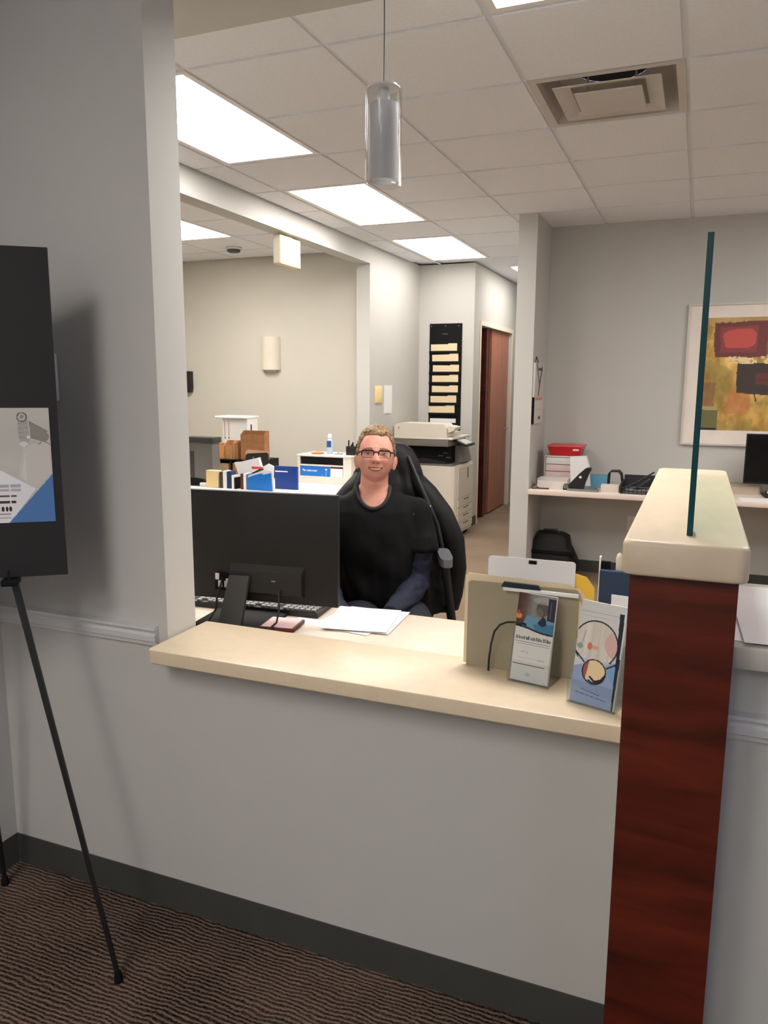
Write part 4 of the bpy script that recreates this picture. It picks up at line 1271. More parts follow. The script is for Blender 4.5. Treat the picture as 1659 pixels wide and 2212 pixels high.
tag(sheet(0.216, 0.28, 0.006, 13).obj('paper_sheet', PAPER, None, (-2.56, 4.93, TZ + 0.0003), math.radians(-12)), 'white paper near the front edge of the work table', 'paper')
tag(G().box(0, 0, 0, 0.06, 0.05, 0.03, 0.006).obj('correction_tape', WHITE, None, (-3.49, 4.87, TZ)), 'small white box beside the black stapler', 'box')
# grey shredder-like bin
t = thing('paper_shredder', 'tall grey bin with a darker lid, left end of the table', 'bin', (-3.725, 5.05, TZ))
g = G()
frust(g, 0.0, 0.0, 0.235, 0.10, 0.0, 0.318, -0.004)
g.obj('body', MGREY, t, smooth=False)
G().box(-0.012, -0.012, 0.3185, 0.250, 0.112, 0.362, 0.006).obj('lid', DGREY, t)
G().box(0.03, -0.008, 0.03, 0.065, 0.0, 0.25).obj('recess', DGREY, t, smooth=False)
t = thing('stapler', 'black stapler standing at the foot of the grey bin', 'stapler', (-3.55, 4.90, TZ), math.radians(6))
G().box(-0.06, -0.018, 0, 0.10, 0.018, 0.012, 0.003).obj('base', BLACK, t)
G().prism([(-0.062, 0.0125), (0.095, 0.0125), (0.10, 0.03), (0.07, 0.055), (-0.03, 0.065), (-0.062, 0.05)], 'y', -0.016, 0.016).obj('arm', BLACKM, t, smooth=False)
# black shelf with tan cardboard files
t = thing('desktop_shelf', 'black two-tier desktop shelf under the tan cardboard files', 'shelf', (-3.80, 5.36, TZ))
for z in (0.0, 0.155):
    G().box(0, 0, z, 0.56, 0.28, z + 0.008).obj('shelf_board', BLACKM, t, smooth=False)
for x in (0.0, 0.27, 0.552):
    G().box(x, 0.0, 0.0082, x + 0.008, 0.28, 0.1548).obj('upright', BLACKM, t, smooth=False)
G().box(0.0, 0.2805, 0, 0.56, 0.286, 0.163).obj('back', BLACKM, t, smooth=False)
SZ = TZ + 0.1632
def holder(x, y, z, w, d, hf, hb, label, m=TAN, rz=0.0, tabs=False):
    t = thing('magazine_file', label, 'file box', (x, y, z), rz)
    th = 0.004
    G().box(0, 0, 0, w, th, hf).obj('front', m, t, smooth=False)
    G().box(0, d - th, 0, w, d, hb).obj('back', m, t, smooth=False)
    for xx in (0, w - th):
        G().prism([(th, 0), (d - th, 0), (d - th, hb), (d * 0.55, hb), (th, hf)], 'x', xx, xx + th).obj('side', m, t, smooth=False)
    G().box(th, th, 0, w - th, d - th, th).obj('base', m, t, smooth=False)
    return t
OT = mat('orange_tan_card', (206, 142, 84), 0.75, var=0.12, vscale=30)
BT = mat('brown_card', (150, 104, 66), 0.75, var=0.12, vscale=30)
OL = mat('olive_tan_card', (152, 130, 96), 0.75, var=0.1, vscale=20)
holder(-3.79, 5.37, SZ, 0.190, 0.07, 0.108, 0.125, 'orange tan cardboard file holder, left on the upper tier', OT)
holder(-3.597, 5.38, SZ, 0.075, 0.08, 0.11, 0.150, 'narrow tan cardboard file holder with a curved cut, upper tier', TAN)
holder(-3.518, 5.38, SZ, 0.022, 0.08, 0.13, 0.150, 'thin tan cardboard divider file, third on the upper tier', TAN)
holder(-3.492, 5.38, SZ, 0.022, 0.08, 0.13, 0.152, 'thin brown cardboard divider file, fourth on the upper tier', BT)
holder(-3.440, 5.38, SZ, 0.222, 0.08, 0.205, 0.235, 'large brown cardboard file holder, right on the upper tier', BT, 0.0)
holder(-3.745, 5.37, TZ + 0.0082, 0.19, 0.24, 0.120, 0.140, 'olive tan cardboard file holder on the lower tier', OL)
holder(-3.515, 5.37, TZ + 0.0082, 0.13, 0.24, 0.125, 0.142, 'brown cardboard file holder on the lower tier', BT)
tag(G().prism([(0, 0), (0.21, 0), (0.205, 0.255), (0.02, 0.262), (0.0, 0.245)], 'y', 0, 0.004).obj('hanging_folder', mat('peach_card', (206, 164, 132), 0.75, var=0.03), None, (-3.305, 5.23, TZ), rot=(-0.03, 0, 0), smooth=False), 'peach tan folder standing behind the black desk stand', 'folder')
t = thing('tablet_stand', 'black flat desk stand among the papers on the work table', 'stand', (-3.25, 5.16, TZ), math.radians(3))
G().prism([(0.02, 0.05), (0.15, 0.03), (0.195, 0.07), (0.190, 0.238), (0.175, 0.250), (0.01, 0.238), (-0.005, 0.225), (-0.01, 0.18)], 'y', 0, 0.012).obj('plate', BLACK, t, smooth=False)
G().box(0.05, 0.0, 0, 0.15, 0.04, 0.035, 0.004).obj('foot', BLACK, t, smooth=False)
for x in (0.055, 0.12):
    G().box(x, -0.001, 0.19, x + 0.012, 0, 0.215).obj('slot', MGREY, t, smooth=False)
# white dispenser with overhanging lid
t = thing('cup_dispenser', 'tall white box with an overhanging lid behind the cardboard files', 'dispenser', (-3.81, 5.68, TZ))
G().box(0, 0, 0, 0.25, 0.17, 0.478, 0.003).obj('body', WHITE, t, smooth=False)
G().box(-0.065, -0.02, 0.4785, 0.255, 0.19, 0.500, 0.006).obj('lid', WHITE, t)
for x in (0.018, 0.058):
    G().box(x, -0.002, 0.33, x + 0.010, 0, 0.46).obj('slot', mat('pinkish_slot', (196, 172, 166), 0.5), t, smooth=False)
    G().box(x, -0.003, 0.305, x + 0.010, -0.0, 0.322).obj('button', MGREY, t, smooth=False)
G().box(0.2502, 0.05, 0.20, 0.258, 0.06, 0.43).obj('dark_bar', DGREY, t, smooth=False)
# white storage cube
t = thing('storage_cube', 'white open storage cube with two slots on the work table', 'storage unit', (-2.93, 5.40, TZ))
CW, CD, CH = 0.472, 0.30, 0.226
CUB = mat('cube_white', (224, 218, 206), 0.5, var=0.02)
G().box(-0.004, -0.006, CH - 0.014, CW + 0.004, CD, CH, 0.003).obj('top_panel', CUB, t, smooth=False)
for x in (0, CW - 0.07):
    G().box(x, 0, 0, x + (0.022 if x == 0 else 0.07), CD, CH - 0.0142).obj('side_panel', CUB, t, smooth=False)
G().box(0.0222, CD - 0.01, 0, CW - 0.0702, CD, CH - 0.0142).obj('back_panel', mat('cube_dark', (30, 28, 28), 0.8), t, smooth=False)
for z in (0.0, 0.045, 0.138):
    G().box(0.0222, 0, z, CW - 0.0702, CD - 0.0102, z + 0.012).obj('shelf', CUB, t, smooth=False)
G().box(0.03, 0.012, 0.1505, CW - 0.078, CD - 0.02, 0.2110).obj('slot_fill', BLACKM, t, smooth=False)  # solid black block filling the upper slot
G().box(0.0222, 0.0, 0.012, CW - 0.0702, 0.01, 0.0448).obj('drawer_front', CUB, t, smooth=False)
def bk(u, v):
    p = Paint(u, v, (22, 112, 200))
    p.line(0.10, 0.62, 0.16, 0.52, 0.05, (220, 236, 250), 0.9, 0.4)
    R_ = np.random.RandomState(3)
    x = 0.22
    for k in range(9):
        w = R_.uniform(0.02, 0.05)
        p.rect(x, 0.46, x + w, 0.46 + R_.uniform(0.12, 0.18), (226, 240, 252), 0.9)
        x += w + 0.008
    p.poly([(0.68, 0.0), (0.74, 0.3), (0.80, 0.0)], (86, 160, 220), 0.6)
    p.line(0.86, 0.02, 0.87, 0.72, 0.03, (120, 180, 230), 0.8, 0.4)
    p.ell(0.87, 0.72, 0.035, 0.08, (226, 240, 252), 0.9)
    return p.c
t2 = thing('booklet', 'blue booklet with white lettering in the lower slot of the cube', 'booklet', (-2.905, 5.402, TZ + 0.0572))
G().box(0.0, 0.002, 0, 0.262, 0.012, 0.079).obj('pages', PAPER, t2, smooth=False)
painted('cover_print', 0.262, 0.079, 110, 36, bk, t2, (0, 0.0012, 0))
tag(G().box(0, 0, 0, 0.104, 0.02, 0.066).obj('note_pad', PAPER, None, (-2.638, 5.404, TZ + 0.0572), smooth=False), 'white pad right of the blue booklet in the cube', 'pad')
tag(G().box(0, 0, 0, 0.108, 0.10, 0.006).obj('red_folder', mat('brick_card', (140, 60, 52), 0.6), None, (-2.640, 5.404, TZ + 0.1235), smooth=False), 'thin brick red folder lying on the white pad', 'folder')
# on the cube
UZ = TZ + CH
t = thing('sanitizer_bottle', 'clear blue sanitizer bottle with white cap on the cube', 'bottle', (-2.700, 5.52, UZ))
G().lathe([(0.022, 0.0), (0.025, 0.004), (0.025, 0.095), (0.022, 0.112), (0.012, 0.120), (0.012, 0.126)], 18).obj('bottle', mat('pale_blue_plastic', (186, 206, 232), 0.25, var=0.03), t)
G().lathe([(0.017, 0.1262), (0.017, 0.150), (0.013, 0.158), (0.005, 0.160)], 16).obj('cap', WHITE, t)
g = G()
for k in range(7):
    a0, a1 = [math.radians(-150 + 120 * q / 6) for q in (k, min(k + 1, 6))]
n_ = 7
vs = [(0.0254 * math.cos(math.radians(-140 + 100 * k / 6)), 0.0254 * math.sin(math.radians(-140 + 100 * k / 6)), z) for z in (0.055, 0.105) for k in range(n_)]
g.add(vs, [(k, k + 1, n_ + k + 1, n_ + k) for k in range(n_ - 1)])
g.obj('label_print', mat('label_blue', (40, 84, 140), 0.5), t)
g = G()
g.lathe([(0.03, 0.0), (0.05, 0.004), (0.055, 0.012), (0.03, 0.016)], 14)
tag(g.obj('orange_packet', mat('orange_foil', (212, 130, 84), 0.4, var=0.1), None, (-2.80, 5.50, UZ)), 'small flat orange packet on the white storage cube', 'packet')
t = thing('paper_clips', 'small heap of clear clips between bottle and pen cup', 'clips', (-2.615, 5.50, UZ))
cm = mat('clip_grey', (160, 166, 160), 0.3, var=0.1)
for k in range(5):
    a = k * 1.3
    G().tube([(-0.02, 0, 0.003), (0.02, 0.0, 0.004 + 0.004 * k), (0.018, 0.008, 0.005 + 0.004 * k), (-0.015, 0.006, 0.004)], 0.0025, 6, M=Matrix.Translation((0.012 * k - 0.02, 0.006 * (k % 3), 0)) @ Matrix.Rotation(a, 4, 'Z')).obj('clip', cm, t)
t = thing('pen_cup', 'black pen cup with pens, on the cube behind the man', 'pen cup', (-2.490, 5.52, UZ))
G().box(-0.052, -0.04, 0, 0.052, 0.04, 0.070, 0.004).obj('cup', BLACK, t, smooth=False)
for (x, h, l) in ((-0.045, 0.115, 0.0), (-0.025, 0.085, 0.01), (-0.008, 0.10, -0.004), (0.02, 0.09, 0.006)):
    G().tube([(x, 0, 0.065), (x + l, 0.004, h)], 0.0055, 7).obj('pen', BLACKM, t)

# ================================================================== SIDE ROOM WALL THINGS
t = thing('wall_sconce', 'white half-cylinder wall sconce in the side room', 'sconce', (-3.963, 6.799, 1.65))
n = 14
prof = [(0.104 * math.cos(PI + PI * k / n), 0.085 * math.sin(PI + PI * k / n)) for k in range(n + 1)]
g = G()
g.prism(prof, 'z', 0.0, 0.32)
g.obj('shade', CREAM, t)
G().box(-0.05, -0.03, -0.02, 0.05, 0.0, -0.0005).obj('wall_bracket', TRIMW, t, smooth=False)
t = thing('smoke_detector', 'round white ceiling smoke detector with dark rim', 'smoke detector', (-4.01, 6.24, 2.7365))
G().lathe([(0.075, 0.0), (0.078, -0.012), (0.072, -0.022)], 24).obj('base', TRIMW, t)
G().lathe([(0.06, -0.0225), (0.058, -0.040), (0.045, -0.046)], 24).obj('sensor_ring', DGREY, t)
t = thing('exit_light_box', 'cream box hanging under the left header', 'light box', (-2.866, 5.17, 2.365))
G().box(-0.032, -0.15, 0, 0.032, 0.15, 0.2, 0.006).obj('housing', mat('beige_plastic', (222, 204, 164), 0.45, var=0.02), t)
G().box(-0.026, -0.1515, 0.008, 0.026, -0.15, 0.192).obj('end_face', CREAM, t, smooth=False)
G().box(-0.02, -0.05, 0.2, 0.02, 0.05, 0.2148).obj('mount', TRIMW, t, smooth=False)
t = thing('wall_pocket', 'black wall holder partly hidden by the white wall edge', 'holder', (-4.96, 6.7995, 1.42))
G().prism([(-0.10, 0), (0.045, 0.0), (0.055, 0.04), (0.055, 0.215), (-0.10, 0.215)], 'y', -0.05, 0).obj('holder', BLACK, t, smooth=False)
G().box(-0.09, -0.044, 0.215, 0.045, -0.006, 0.218).obj('insert', BLACKM, t, smooth=False)

# ================================================================== COPIER CORNER
COPW = mat('copier_white', (222, 214, 200), 0.42, var=0.02)
t = thing('copier', 'large cream office copier with document feeder in the far corner', 'copier', (-2.77, 7.14, 0))
CX = 0.635
base = [(0, 0), (CX - 0.05, 0), (CX - 0.02, 0.012), (CX, 0.05), (CX, 0.60), (0, 0.60)]
G().prism(base, 'z', 0.045, 0.730).obj('cabinet', COPW, t, smooth=False)
G().box(0.03, 0.04, 0, CX - 0.04, 0.56, 0.0448).obj('plinth', BLACKM, t, smooth=False)
for x in (0.05, CX - 0.08):
    for y in (0.03, 0.52):
        pass
zs = [0.075, 0.155, 0.235, 0.315, 0.40]
for k in range(4):
    d_ = G().box(CX + 0.0003, 0.06, zs[k] + 0.004, CX + 0.010, 0.585, zs[k + 1] - 0.004, 0.002).obj('paper_drawer', COPW, t, smooth=False)
    G().box(CX + 0.0102, 0.25, zs[k + 1] - 0.024, CX + 0.014, 0.42, zs[k + 1] - 0.016).obj('handle', DGREY, d_, smooth=False)
d_ = G().box(CX + 0.0003, 0.06, 0.405, CX + 0.010, 0.585, 0.715, 0.003).obj('front_door', COPW, t, smooth=False)
G().box(CX + 0.0102, 0.37, 0.585, CX + 0.014, 0.39, 0.69).obj('handle', DGREY, d_, smooth=False)
SP = mat('copier_shade', (204, 196, 184), 0.5)
G().box(0.345, -0.003, 0.385, 0.44, -0.0003, 0.475).obj('side_plate', SP, t, smooth=False)
G().box(0.30, -0.002, 0.348, CX - 0.06, -0.0003, 0.352).obj('side_seam', SP, t, smooth=False)
G().lathe([(0.008, 0), (0.007, 0.003)], 12, M=Matrix.Translation((CX - 0.09, -0.0003, 0.245)) @ Matrix.Rotation(PI / 2, 4, 'X')).obj('screw_cap', DGREY, t)
# middle: dark output bay
G().box(0.0, 0.0, 0.7305, CX - 0.03, 0.58, 0.748, 0.003).obj('bay_floor', mat('bay_grey', (104, 100, 90), 0.5), t, smooth=False)
G().box(0.02, 0.10, 0.7485, 0.54, 0.56, 0.918).obj('bay_back', BLACKM, t, smooth=False)
G().box(0.0, 0.0, 0.7485, 0.10, 0.099, 0.918).obj('bay_post', BLACKM, t, smooth=False)
G().prism([(0.20, 0.749), (0.52, 0.749), (0.52, 0.77), (0.30, 0.80), (0.20, 0.79)], 'y', 0.02, 0.099).obj('output_tray', BLACK, t, smooth=False)
for (x, z) in ((0.42, 0.815), (0.47, 0.845), (0.50, 0.80)):
    G().box(x, 0.088, z, x + 0.05, 0.0992, z + 0.012, 0.002).obj('lever', DGREY, t, smooth=False)
G().prism([(CX - 0.09, 0.749), (CX - 0.005, 0.749), (CX - 0.05, 0.918), (CX - 0.09, 0.918)], 'y', 0.25, 0.56).obj('side_cover', MGREY, t, smooth=False)
G().box(-0.005, 0.0, 0.9185, CX - 0.085, 0.60, 0.985, 0.006).obj('scanner', mat('scanner_grey', (118, 112, 104), 0.5), t)
G().box(-0.012, -0.008, 0.9855, CX - 0.04, 0.60, 1.005, 0.006).obj('platen_frame', COPW, t)
g = G()
g.loft([[(-0.012, -0.004, 1.0055), (CX - 0.10, -0.004, 1.0055), (CX - 0.10, 0.52, 1.0055), (-0.012, 0.52, 1.0055)],
        [(-0.012, -0.004, 1.045), (CX - 0.10, -0.004, 1.045), (CX - 0.10, 0.52, 1.045), (-0.012, 0.52, 1.045)]])
g.obj('platen_cover', COPW, t, smooth=False)
pr = rrect(0.24, 0.092, 0.035, 6, 0.14, 1.0915)
G().prism([(a * 1.0, b) for a, b in [(-0.012, 1.0455), (CX - 0.105, 1.0455), (CX - 0.105, 1.10), (CX - 0.14, 1.137), (0.06, 1.141), (0.01, 1.13), (-0.012, 1.105)]], 'y', 0.0, 0.27).obj('document_feeder', COPW, t, ang=30)
G().box(0.03, -0.003, 1.085, 0.042, 0.0, 1.10).obj('feeder_badge', TAN, t, smooth=False)
G().prism([(CX - 0.1045, 1.05), (CX - 0.05, 1.075), (CX - 0.03, 1.105), (CX - 0.075, 1.115), (CX - 0.1045, 1.12)], 'y', 0.05, 0.25).obj('feed_tray', COPW, t, smooth=False)
Rm = Matrix.Translation((CX - 0.035, 0.14, 0.962)) @ Matrix.Rotation(math.radians(22), 4, 'Y')
pn = G().box(-0.065, 0, -0.012, 0.105, 0.30, 0.010, 0.006, M=Rm).obj('control_panel', BLACK, t)
G().box(-0.045, 0.03, 0.0102, 0.085, 0.27, 0.0118, M=Rm).obj('touch_screen', mat('pale_screen', (206, 206, 206), 0.3), pn, smooth=False)
tag(sheet(0.216, 0.28, 0.004, 21).obj('paper_sheet', PAPER, None, (-2.29, 7.555, 1.0062), math.radians(10)), 'white sheet lying on the copier beside the feeder', 'paper') if False else None
# wall file with folders
t = thing('wall_file', 'tall black wall file with manila folders above the copier', 'wall file', (-2.68, 7.899, 0.985))
G().box(0, -0.012, 0, 0.355, 0, 1.16, 0.004).obj('back_panel', BLACKM, t, smooth=False)
for k in range(8):
    z = 2.144 - 0.203 - 0.1075 * k - 0.106 - 0.985
    G().prism([(-0.0125, z), (-0.028, z + 0.002), (-0.030, z + 0.028), (-0.027, z + 0.029), (-0.0255, z + 0.005), (-0.0125, z + 0.004)], 'x', 0.004, 0.351).obj('pocket', BLACKM, t, smooth=False)
for x in (0.02, 0.175, 0.32):
    G().lathe([(0.006, 0), (0.005, 0.003)], 10, M=Matrix.Translation((x, -0.012, 1.135)) @ Matrix.Rotation(PI / 2, 4, 'X')).obj('grommet', METAL, t)
G().box(0.14, -0.0132, 1.05, 0.20, -0.012, 1.056).obj('label_mark', MGREY, t, smooth=False)
ords = ['topmost', 'second', 'third', 'fourth', 'fifth', 'sixth', 'seventh']
for k in range(8):
    zt = 2.144 - 0.203 - 0.1075 * k
    dx = (0.02, 0.035, 0.045, 0.038, 0.038, 0.022, 0.004, 0.022)[k]
    if k < 7:
        pl = [(0, -0.085), (0.285, -0.085), (0.285, 0.002 - 0.004), (0.19, 0.002), (0.185, 0.0), (0.0, -0.006)]
        pl = [(0, -0.09), (0.287, -0.09), (0.287, 0.0), (0.195, 0.0), (0.188, -0.009), (0.0, -0.009)]
        f = G().prism(pl, 'y', 0, 0.003).obj('manila_folder', MANILA, None, (-2.68 + dx, 7.8785, zt), rot=(0.02, math.radians((0, -1, 1, 0, 1, 0, -1)[k]), 0), smooth=False)
        tag(f, ords[k] + ' manila folder from the top in the black wall file', 'folder', 'manila folders in the wall file')
    else:
        f = G().box(0, 0, -0.075, 0.285, 0.002, -0.03).obj('paper_sheet', PAPER, None, (-2.68 + dx, 7.8785, zt), smooth=False)
        tag(f, 'white paper in the lowest filled pocket of the wall file', 'paper')
# notes on the left wall
t = tag(G().box(0, 0, 0, 0.008, 0.17, 0.16, 0.003).obj('wall_note', mat('cream_note', (250, 226, 160), 0.7), None, (-2.7995, 6.68, 1.34)), 'cream yellow note on the wall left of the white sheet', 'note')
t = tag(G().box(0, 0, 0, 0.003, 0.20, 0.27).obj('wall_note', PAPER, None, (-2.7995, 6.91, 1.235), smooth=False), 'white sheet on the wall above the man\'s head', 'note')

# ------------------------------------------------------------------ cherry door in the corridor
DFR = mat('door_frame_paint', (232, 222, 204), 0.5, var=0.02)
g = G().box(-2.199, 8.13, 0, -2.19, 8.17, 2.19).box(-2.199, 8.17, 2.14, -2.19, 9.64, 2.19).box(-2.199, 9.64, 0, -2.19, 9.68, 2.19)
d1 = struct(g, 'door_1', DFR, smooth=False)
G().box(-2.27, 8.80, 0.012, -2.235, 9.635, 2.135, 0.002).obj('door_leaf', CHERRYD, d1, smooth=False)
G().box(-2.30, 8.56, 0.012, -2.235, 8.66, 2.135, 0.002).obj('door_stile', CHERRY, d1, smooth=False)
G().box(-2.325, 8.66, 0.012, -2.285, 8.80, 2.135).obj('door_rebate', mat('dark_cherry', (40, 18, 14), 0.5), d1, smooth=False)
G().tube([(-2.235, 9.50, 0.98), (-2.19, 9.50, 0.98), (-2.185, 9.42, 0.98)], 0.009, 8).obj('door_handle', METAL, d1)

# ================================================================== CHAIR, JACKET, MAN
PR = math.radians(22.86)
PO = Vector((-1.18, 2.80, 0))
PM = Matrix.Translation(PO) @ Matrix.Rotation(PR, 4, 'Z')
CHC = Vector((0.065, 0.0, 0))
t = thing('office_chair', 'black high-backed office chair the man sits in', 'chair', PM @ CHC, PR)
CHB = mat('chair_leather', (14, 14, 16), 0.45, var=0.2, bump=0.1, bscale=40)
g = G()
rings = []
for k, z in ((0.93, 0.415), (1.0, 0.43), (1.0, 0.47), (0.93, 0.487)):
    rings.append([(x * 0.50 * k, y * 0.50 * k - 0.03, z) for x, y in rrect(1, 1, 0.2, 5)])
g.loft(rings, True)
g.obj('seat', CHB, t)
g = G()
rings = []
for z, w, yb, th in ((0.50, 0.20, 0.24, 0.05), (0.58, 0.225, 0.24, 0.08), (0.80, 0.225, 0.235, 0.085), (1.00, 0.185, 0.250, 0.08), (1.14, 0.135, 0.270, 0.075), (1.21, 0.105, 0.282, 0.06), (1.232, 0.07, 0.287, 0.03)):
    rings.append([(x * 2 * w, y * th + yb, z) for x, y in rrect(1, 1, 0.32, 5)])
g.loft(rings, True)
g.obj('backrest', CHB, t)
for s_ in (-1, 1):
    a = G().tube([(s_ * 0.20, 0.02, 0.44), (s_ * 0.255, 0.02, 0.45), (s_ * 0.265, 0.0, 0.52), (s_ * 0.240, -0.02, 0.70), (s_ * 0.225, -0.02, 0.811)], [0.018, 0.020, 0.020, 0.018, 0.018], 10).obj('arm_post', BLACK, t)
    g = G()
    g.loft([[(s_ * 0.225 + x * 0.052, y * 0.22 - 0.02, z) for x, y in rrect(1, 1, 0.3, 5)] for z in (0.812, 0.818, 0.838, 0.844)], True)
    g.obj('arm_pad', mat('arm_pad_grey', (104, 106, 110), 0.45), a)
G().tube([(0, 0, 0.414), (0, 0, 0.13)], [0.035, 0.028], 14).obj('gas_lift', BLACK, t)
G().lathe([(0.05, 0.08), (0.05, 0.13), (0.03, 0.14)], 16).obj('hub', BLACK, t)
for k in range(5):
    a = 2 * PI * k / 5 + 0.3
    c_, s_ = math.cos(a), math.sin(a)
    l_ = G().tube([(0.03 * c_, 0.03 * s_, 0.105), (0.30 * c_, 0.30 * s_, 0.075)], [0.026, 0.016], 8).obj('base_leg', BLACK, t)
    G().lathe([(0.027, -0.02), (0.030, -0.015), (0.030, 0.015), (0.027, 0.02)], 14, M=Matrix.Translation((0.30 * c_, 0.30 * s_, 0.030)) @ Matrix.Rotation(a, 4, 'Z') @ Matrix.Rotation(PI / 2, 4, 'X')).obj('caster', BLACKM, l_)

def wr(p, sc=9.0, seed=0.0):
    return noise.noise(Vector((p[0] * sc + seed, p[1] * sc, p[2] * sc * 0.45 + seed)))
# jacket hanging over the backrest
t = thing('jacket', 'black jacket draped over the back of the office chair', 'jacket', PM @ CHC, PR)
JK = mat('jacket_cloth', (15, 15, 17), 0.6, spec=0.3, var=0.15, bump=0.12, bscale=60)
g = G()
NJ = 96
JR = ((0.545, 0.285, 0.215, 0.17), (0.60, 0.298, 0.215, 0.185), (0.70, 0.302, 0.215, 0.19), (0.80, 0.300, 0.22, 0.185), (0.88, 0.288, 0.225, 0.18), (0.94, 0.262, 0.225, 0.17), (1.00, 0.228, 0.235, 0.155), (1.08, 0.183, 0.25, 0.14), (1.14, 0.150, 0.262, 0.13), (1.20, 0.126, 0.276, 0.12), (1.24, 0.105, 0.285, 0.10), (1.262, 0.075, 0.290, 0.07), (1.270, 0.03, 0.292, 0.03))
JS = []
for q in range(len(JR) - 1):
    nq = max(1, int((JR[q + 1][0] - JR[q][0]) / 0.012))
    JS += [[JR[q][i] + (JR[q + 1][i] - JR[q][i]) * e / nq for i in range(4)] for e in range(nq)]
JS.append(JR[-1])
rings = []
for z, w, yb, th in JS:
    r = []
    for k in range(NJ):
        a = 2 * PI * k / NJ
        c_, s_ = math.cos(a), math.sin(a)
        e = 0.62
        x = w * math.copysign(abs(c_) ** e, c_)
        y = th / 2 * math.copysign(abs(s_) ** 0.75, s_)
        q = (x, y + yb, z)
        d = (0.024 * wr((x * 2.2, y * 2, z), 7, 3.1) + 0.012 * wr((x * 2 + z, y * 2, z * 2), 17, 8.0)) * min(1, (1.27 - z) * 6)
        r.append((x + c_ * d, y + yb + s_ * d * 1.3, z))
    rings.append(r)
g.loft(rings, True)
jb = g.obj('jacket_body', JK, t, ang=180)
for s_ in (-1, 1):
    g = G()
    pts = [(s_ * 0.10, 0.24, 1.14), (s_ * 0.165, 0.20, 1.06), (s_ * 0.225, 0.178, 0.97), (s_ * 0.275, 0.165, 0.86), (s_ * 0.285, 0.18, 0.74), (s_ * 0.275, 0.19, 0.62), (s_ * 0.262, 0.19, 0.56)]
    g.tube(pts, [0.03, 0.042, 0.052, 0.055, 0.052, 0.048, 0.045], 14)
    g.v = [(p[0] + 0.010 * wr(p, 11, 5), p[1] + 0.012 * wr(p, 10, 9), p[2]) for p in g.v]
    g.obj('jacket_sleeve', JK, t, ang=180)
    # front edge with zip
    zp = [(s_ * 0.085, 0.218, 1.215), (s_ * 0.125, 0.172, 1.12), (s_ * 0.165, 0.145, 1.03), (s_ * 0.205, 0.128, 0.94), (s_ * 0.225, 0.118, 0.85), (s_ * 0.235, 0.112, 0.70)]
    g = G().tube(zp, [0.006, 0.009, 0.010, 0.010, 0.009, 0.008], 8)
    e_ = g.obj('zip_edge', mat('zip_tape', (38, 38, 42), 0.5), t)
    if s_ > 0:
        G().sphere((0.170, 0.132, 1.012), 0.0075, 10, 8).obj('zip_pull', mat('pale_zip_pull', (225, 225, 225), 0.3), e_)

# ------------------------------------------------------------------ the man
man = thing('person', 'man with short sandy hair and glasses, black scrub top over navy sleeves, seated smiling', 'person', PO, PR)
HC = Vector((0.011, -0.012, 1.240))
HR = Matrix.Translation(HC) @ Matrix.Rotation(math.radians(2.2), 4, 'Y') @ Matrix.Rotation(math.radians(-9), 4, 'X') @ Matrix.Scale(0.965, 4)
def sm(a, b, x):
    k = max(0.0, min(1.0, (x - a) / (b - a)))
    return k * k * (3 - 2 * k)
def ga(x, s):
    return math.exp(-(x / s) ** 2)
def head_pt(d, feat=True):
    a, bf, bb, c = 0.0735, 0.092, 0.100, 0.110
    b = bf if d.y < 0 else bb
    n = 2.25
    r = (abs(d.x / a) ** n + abs(d.y / b) ** n + abs(d.z / c) ** n) ** (-1.0 / n)
    x, y, z = d.x * r, d.y * r, d.z * r
    # jaw
    s = sm(0.0, 1.0, (-0.012 - z) / 0.10)
    x *= 1 - 0.15 * s ** 1.3
    if y > 0:
        y *= 1 - 0.55 * s
    else:
        y -= 0.010 * s * ga(x, 0.045)
    x *= 1 + 0.035 * ga(z + 0.012, 0.03)         # cheekbones
    x *= 1 - 0.05 * sm(0.03, 0.10, z)            # temples
    if feat and y < 0:
        f = sm(0.0, 0.05, -y)
        dy = 0.0
        # nose
        if -0.055 < z < 0.03:
            tz = sm(0.022, -0.028, z)
            amp = (0.004 + 0.020 * tz) * (1 - sm(-0.030, -0.044, z))
            dy += amp * ga(x, 0.0085 + 0.007 * tz)
            dy += 0.007 * (ga(x - 0.013, 0.007) + ga(x + 0.013, 0.007)) * ga(z + 0.031, 0.008)
        dy -= 0.0065 * (ga(x - 0.033, 0.017) + ga(x + 0.033, 0.017)) * ga(z - 0.001, 0.011)
        dy += 0.0035 * (ga(x - 0.031, 0.020) + ga(x + 0.031, 0.020)) * ga(z - 0.017, 0.008)
        dy += 0.0065 * (ga(x - 0.040, 0.017) + ga(x + 0.040, 0.017)) * ga(z + 0.031, 0.016)
        for sx in (-1, 1):                        # smile folds
            px, pz = x * sx, z
            t_ = max(0, min(1, (-0.030 - pz) / 0.030))
            lx = 0.019 + 0.020 * t_
            if -0.064 < pz < -0.026:
                dy -= 0.0030 * ga(px - lx, 0.005)
        dy += 0.004 * ga(x, 0.024) * ga(z + 0.061, 0.016)
        dy -= 0.003 * ga(x, 0.022) * ga(z + 0.080, 0.006)
        dy += 0.006 * ga(x, 0.020) * ga(z + 0.096, 0.012)
        y -= dy * f
    return Vector((x, y, z))
def dirs(nu, nv):
    for j in range(nv + 1):
        for i in range(nu):
            t_, p_ = PI * j / nv, 2 * PI * i / nu
            yield Vector((math.sin(t_) * math.cos(p_), math.sin(t_) * math.sin(p_), math.cos(t_)))
def head_grid(g, nu, nv, fn, M):
    rings = []
    for j in range(1, nv):
        t_ = PI * j / nv
        rings.append([fn(Vector((math.sin(t_) * math.cos(2 * PI * i / nu), math.sin(t_) * math.sin(2 * PI * i / nu), math.cos(t_)))) for i in range(nu)])
    g.loft(rings, True, 0, M)
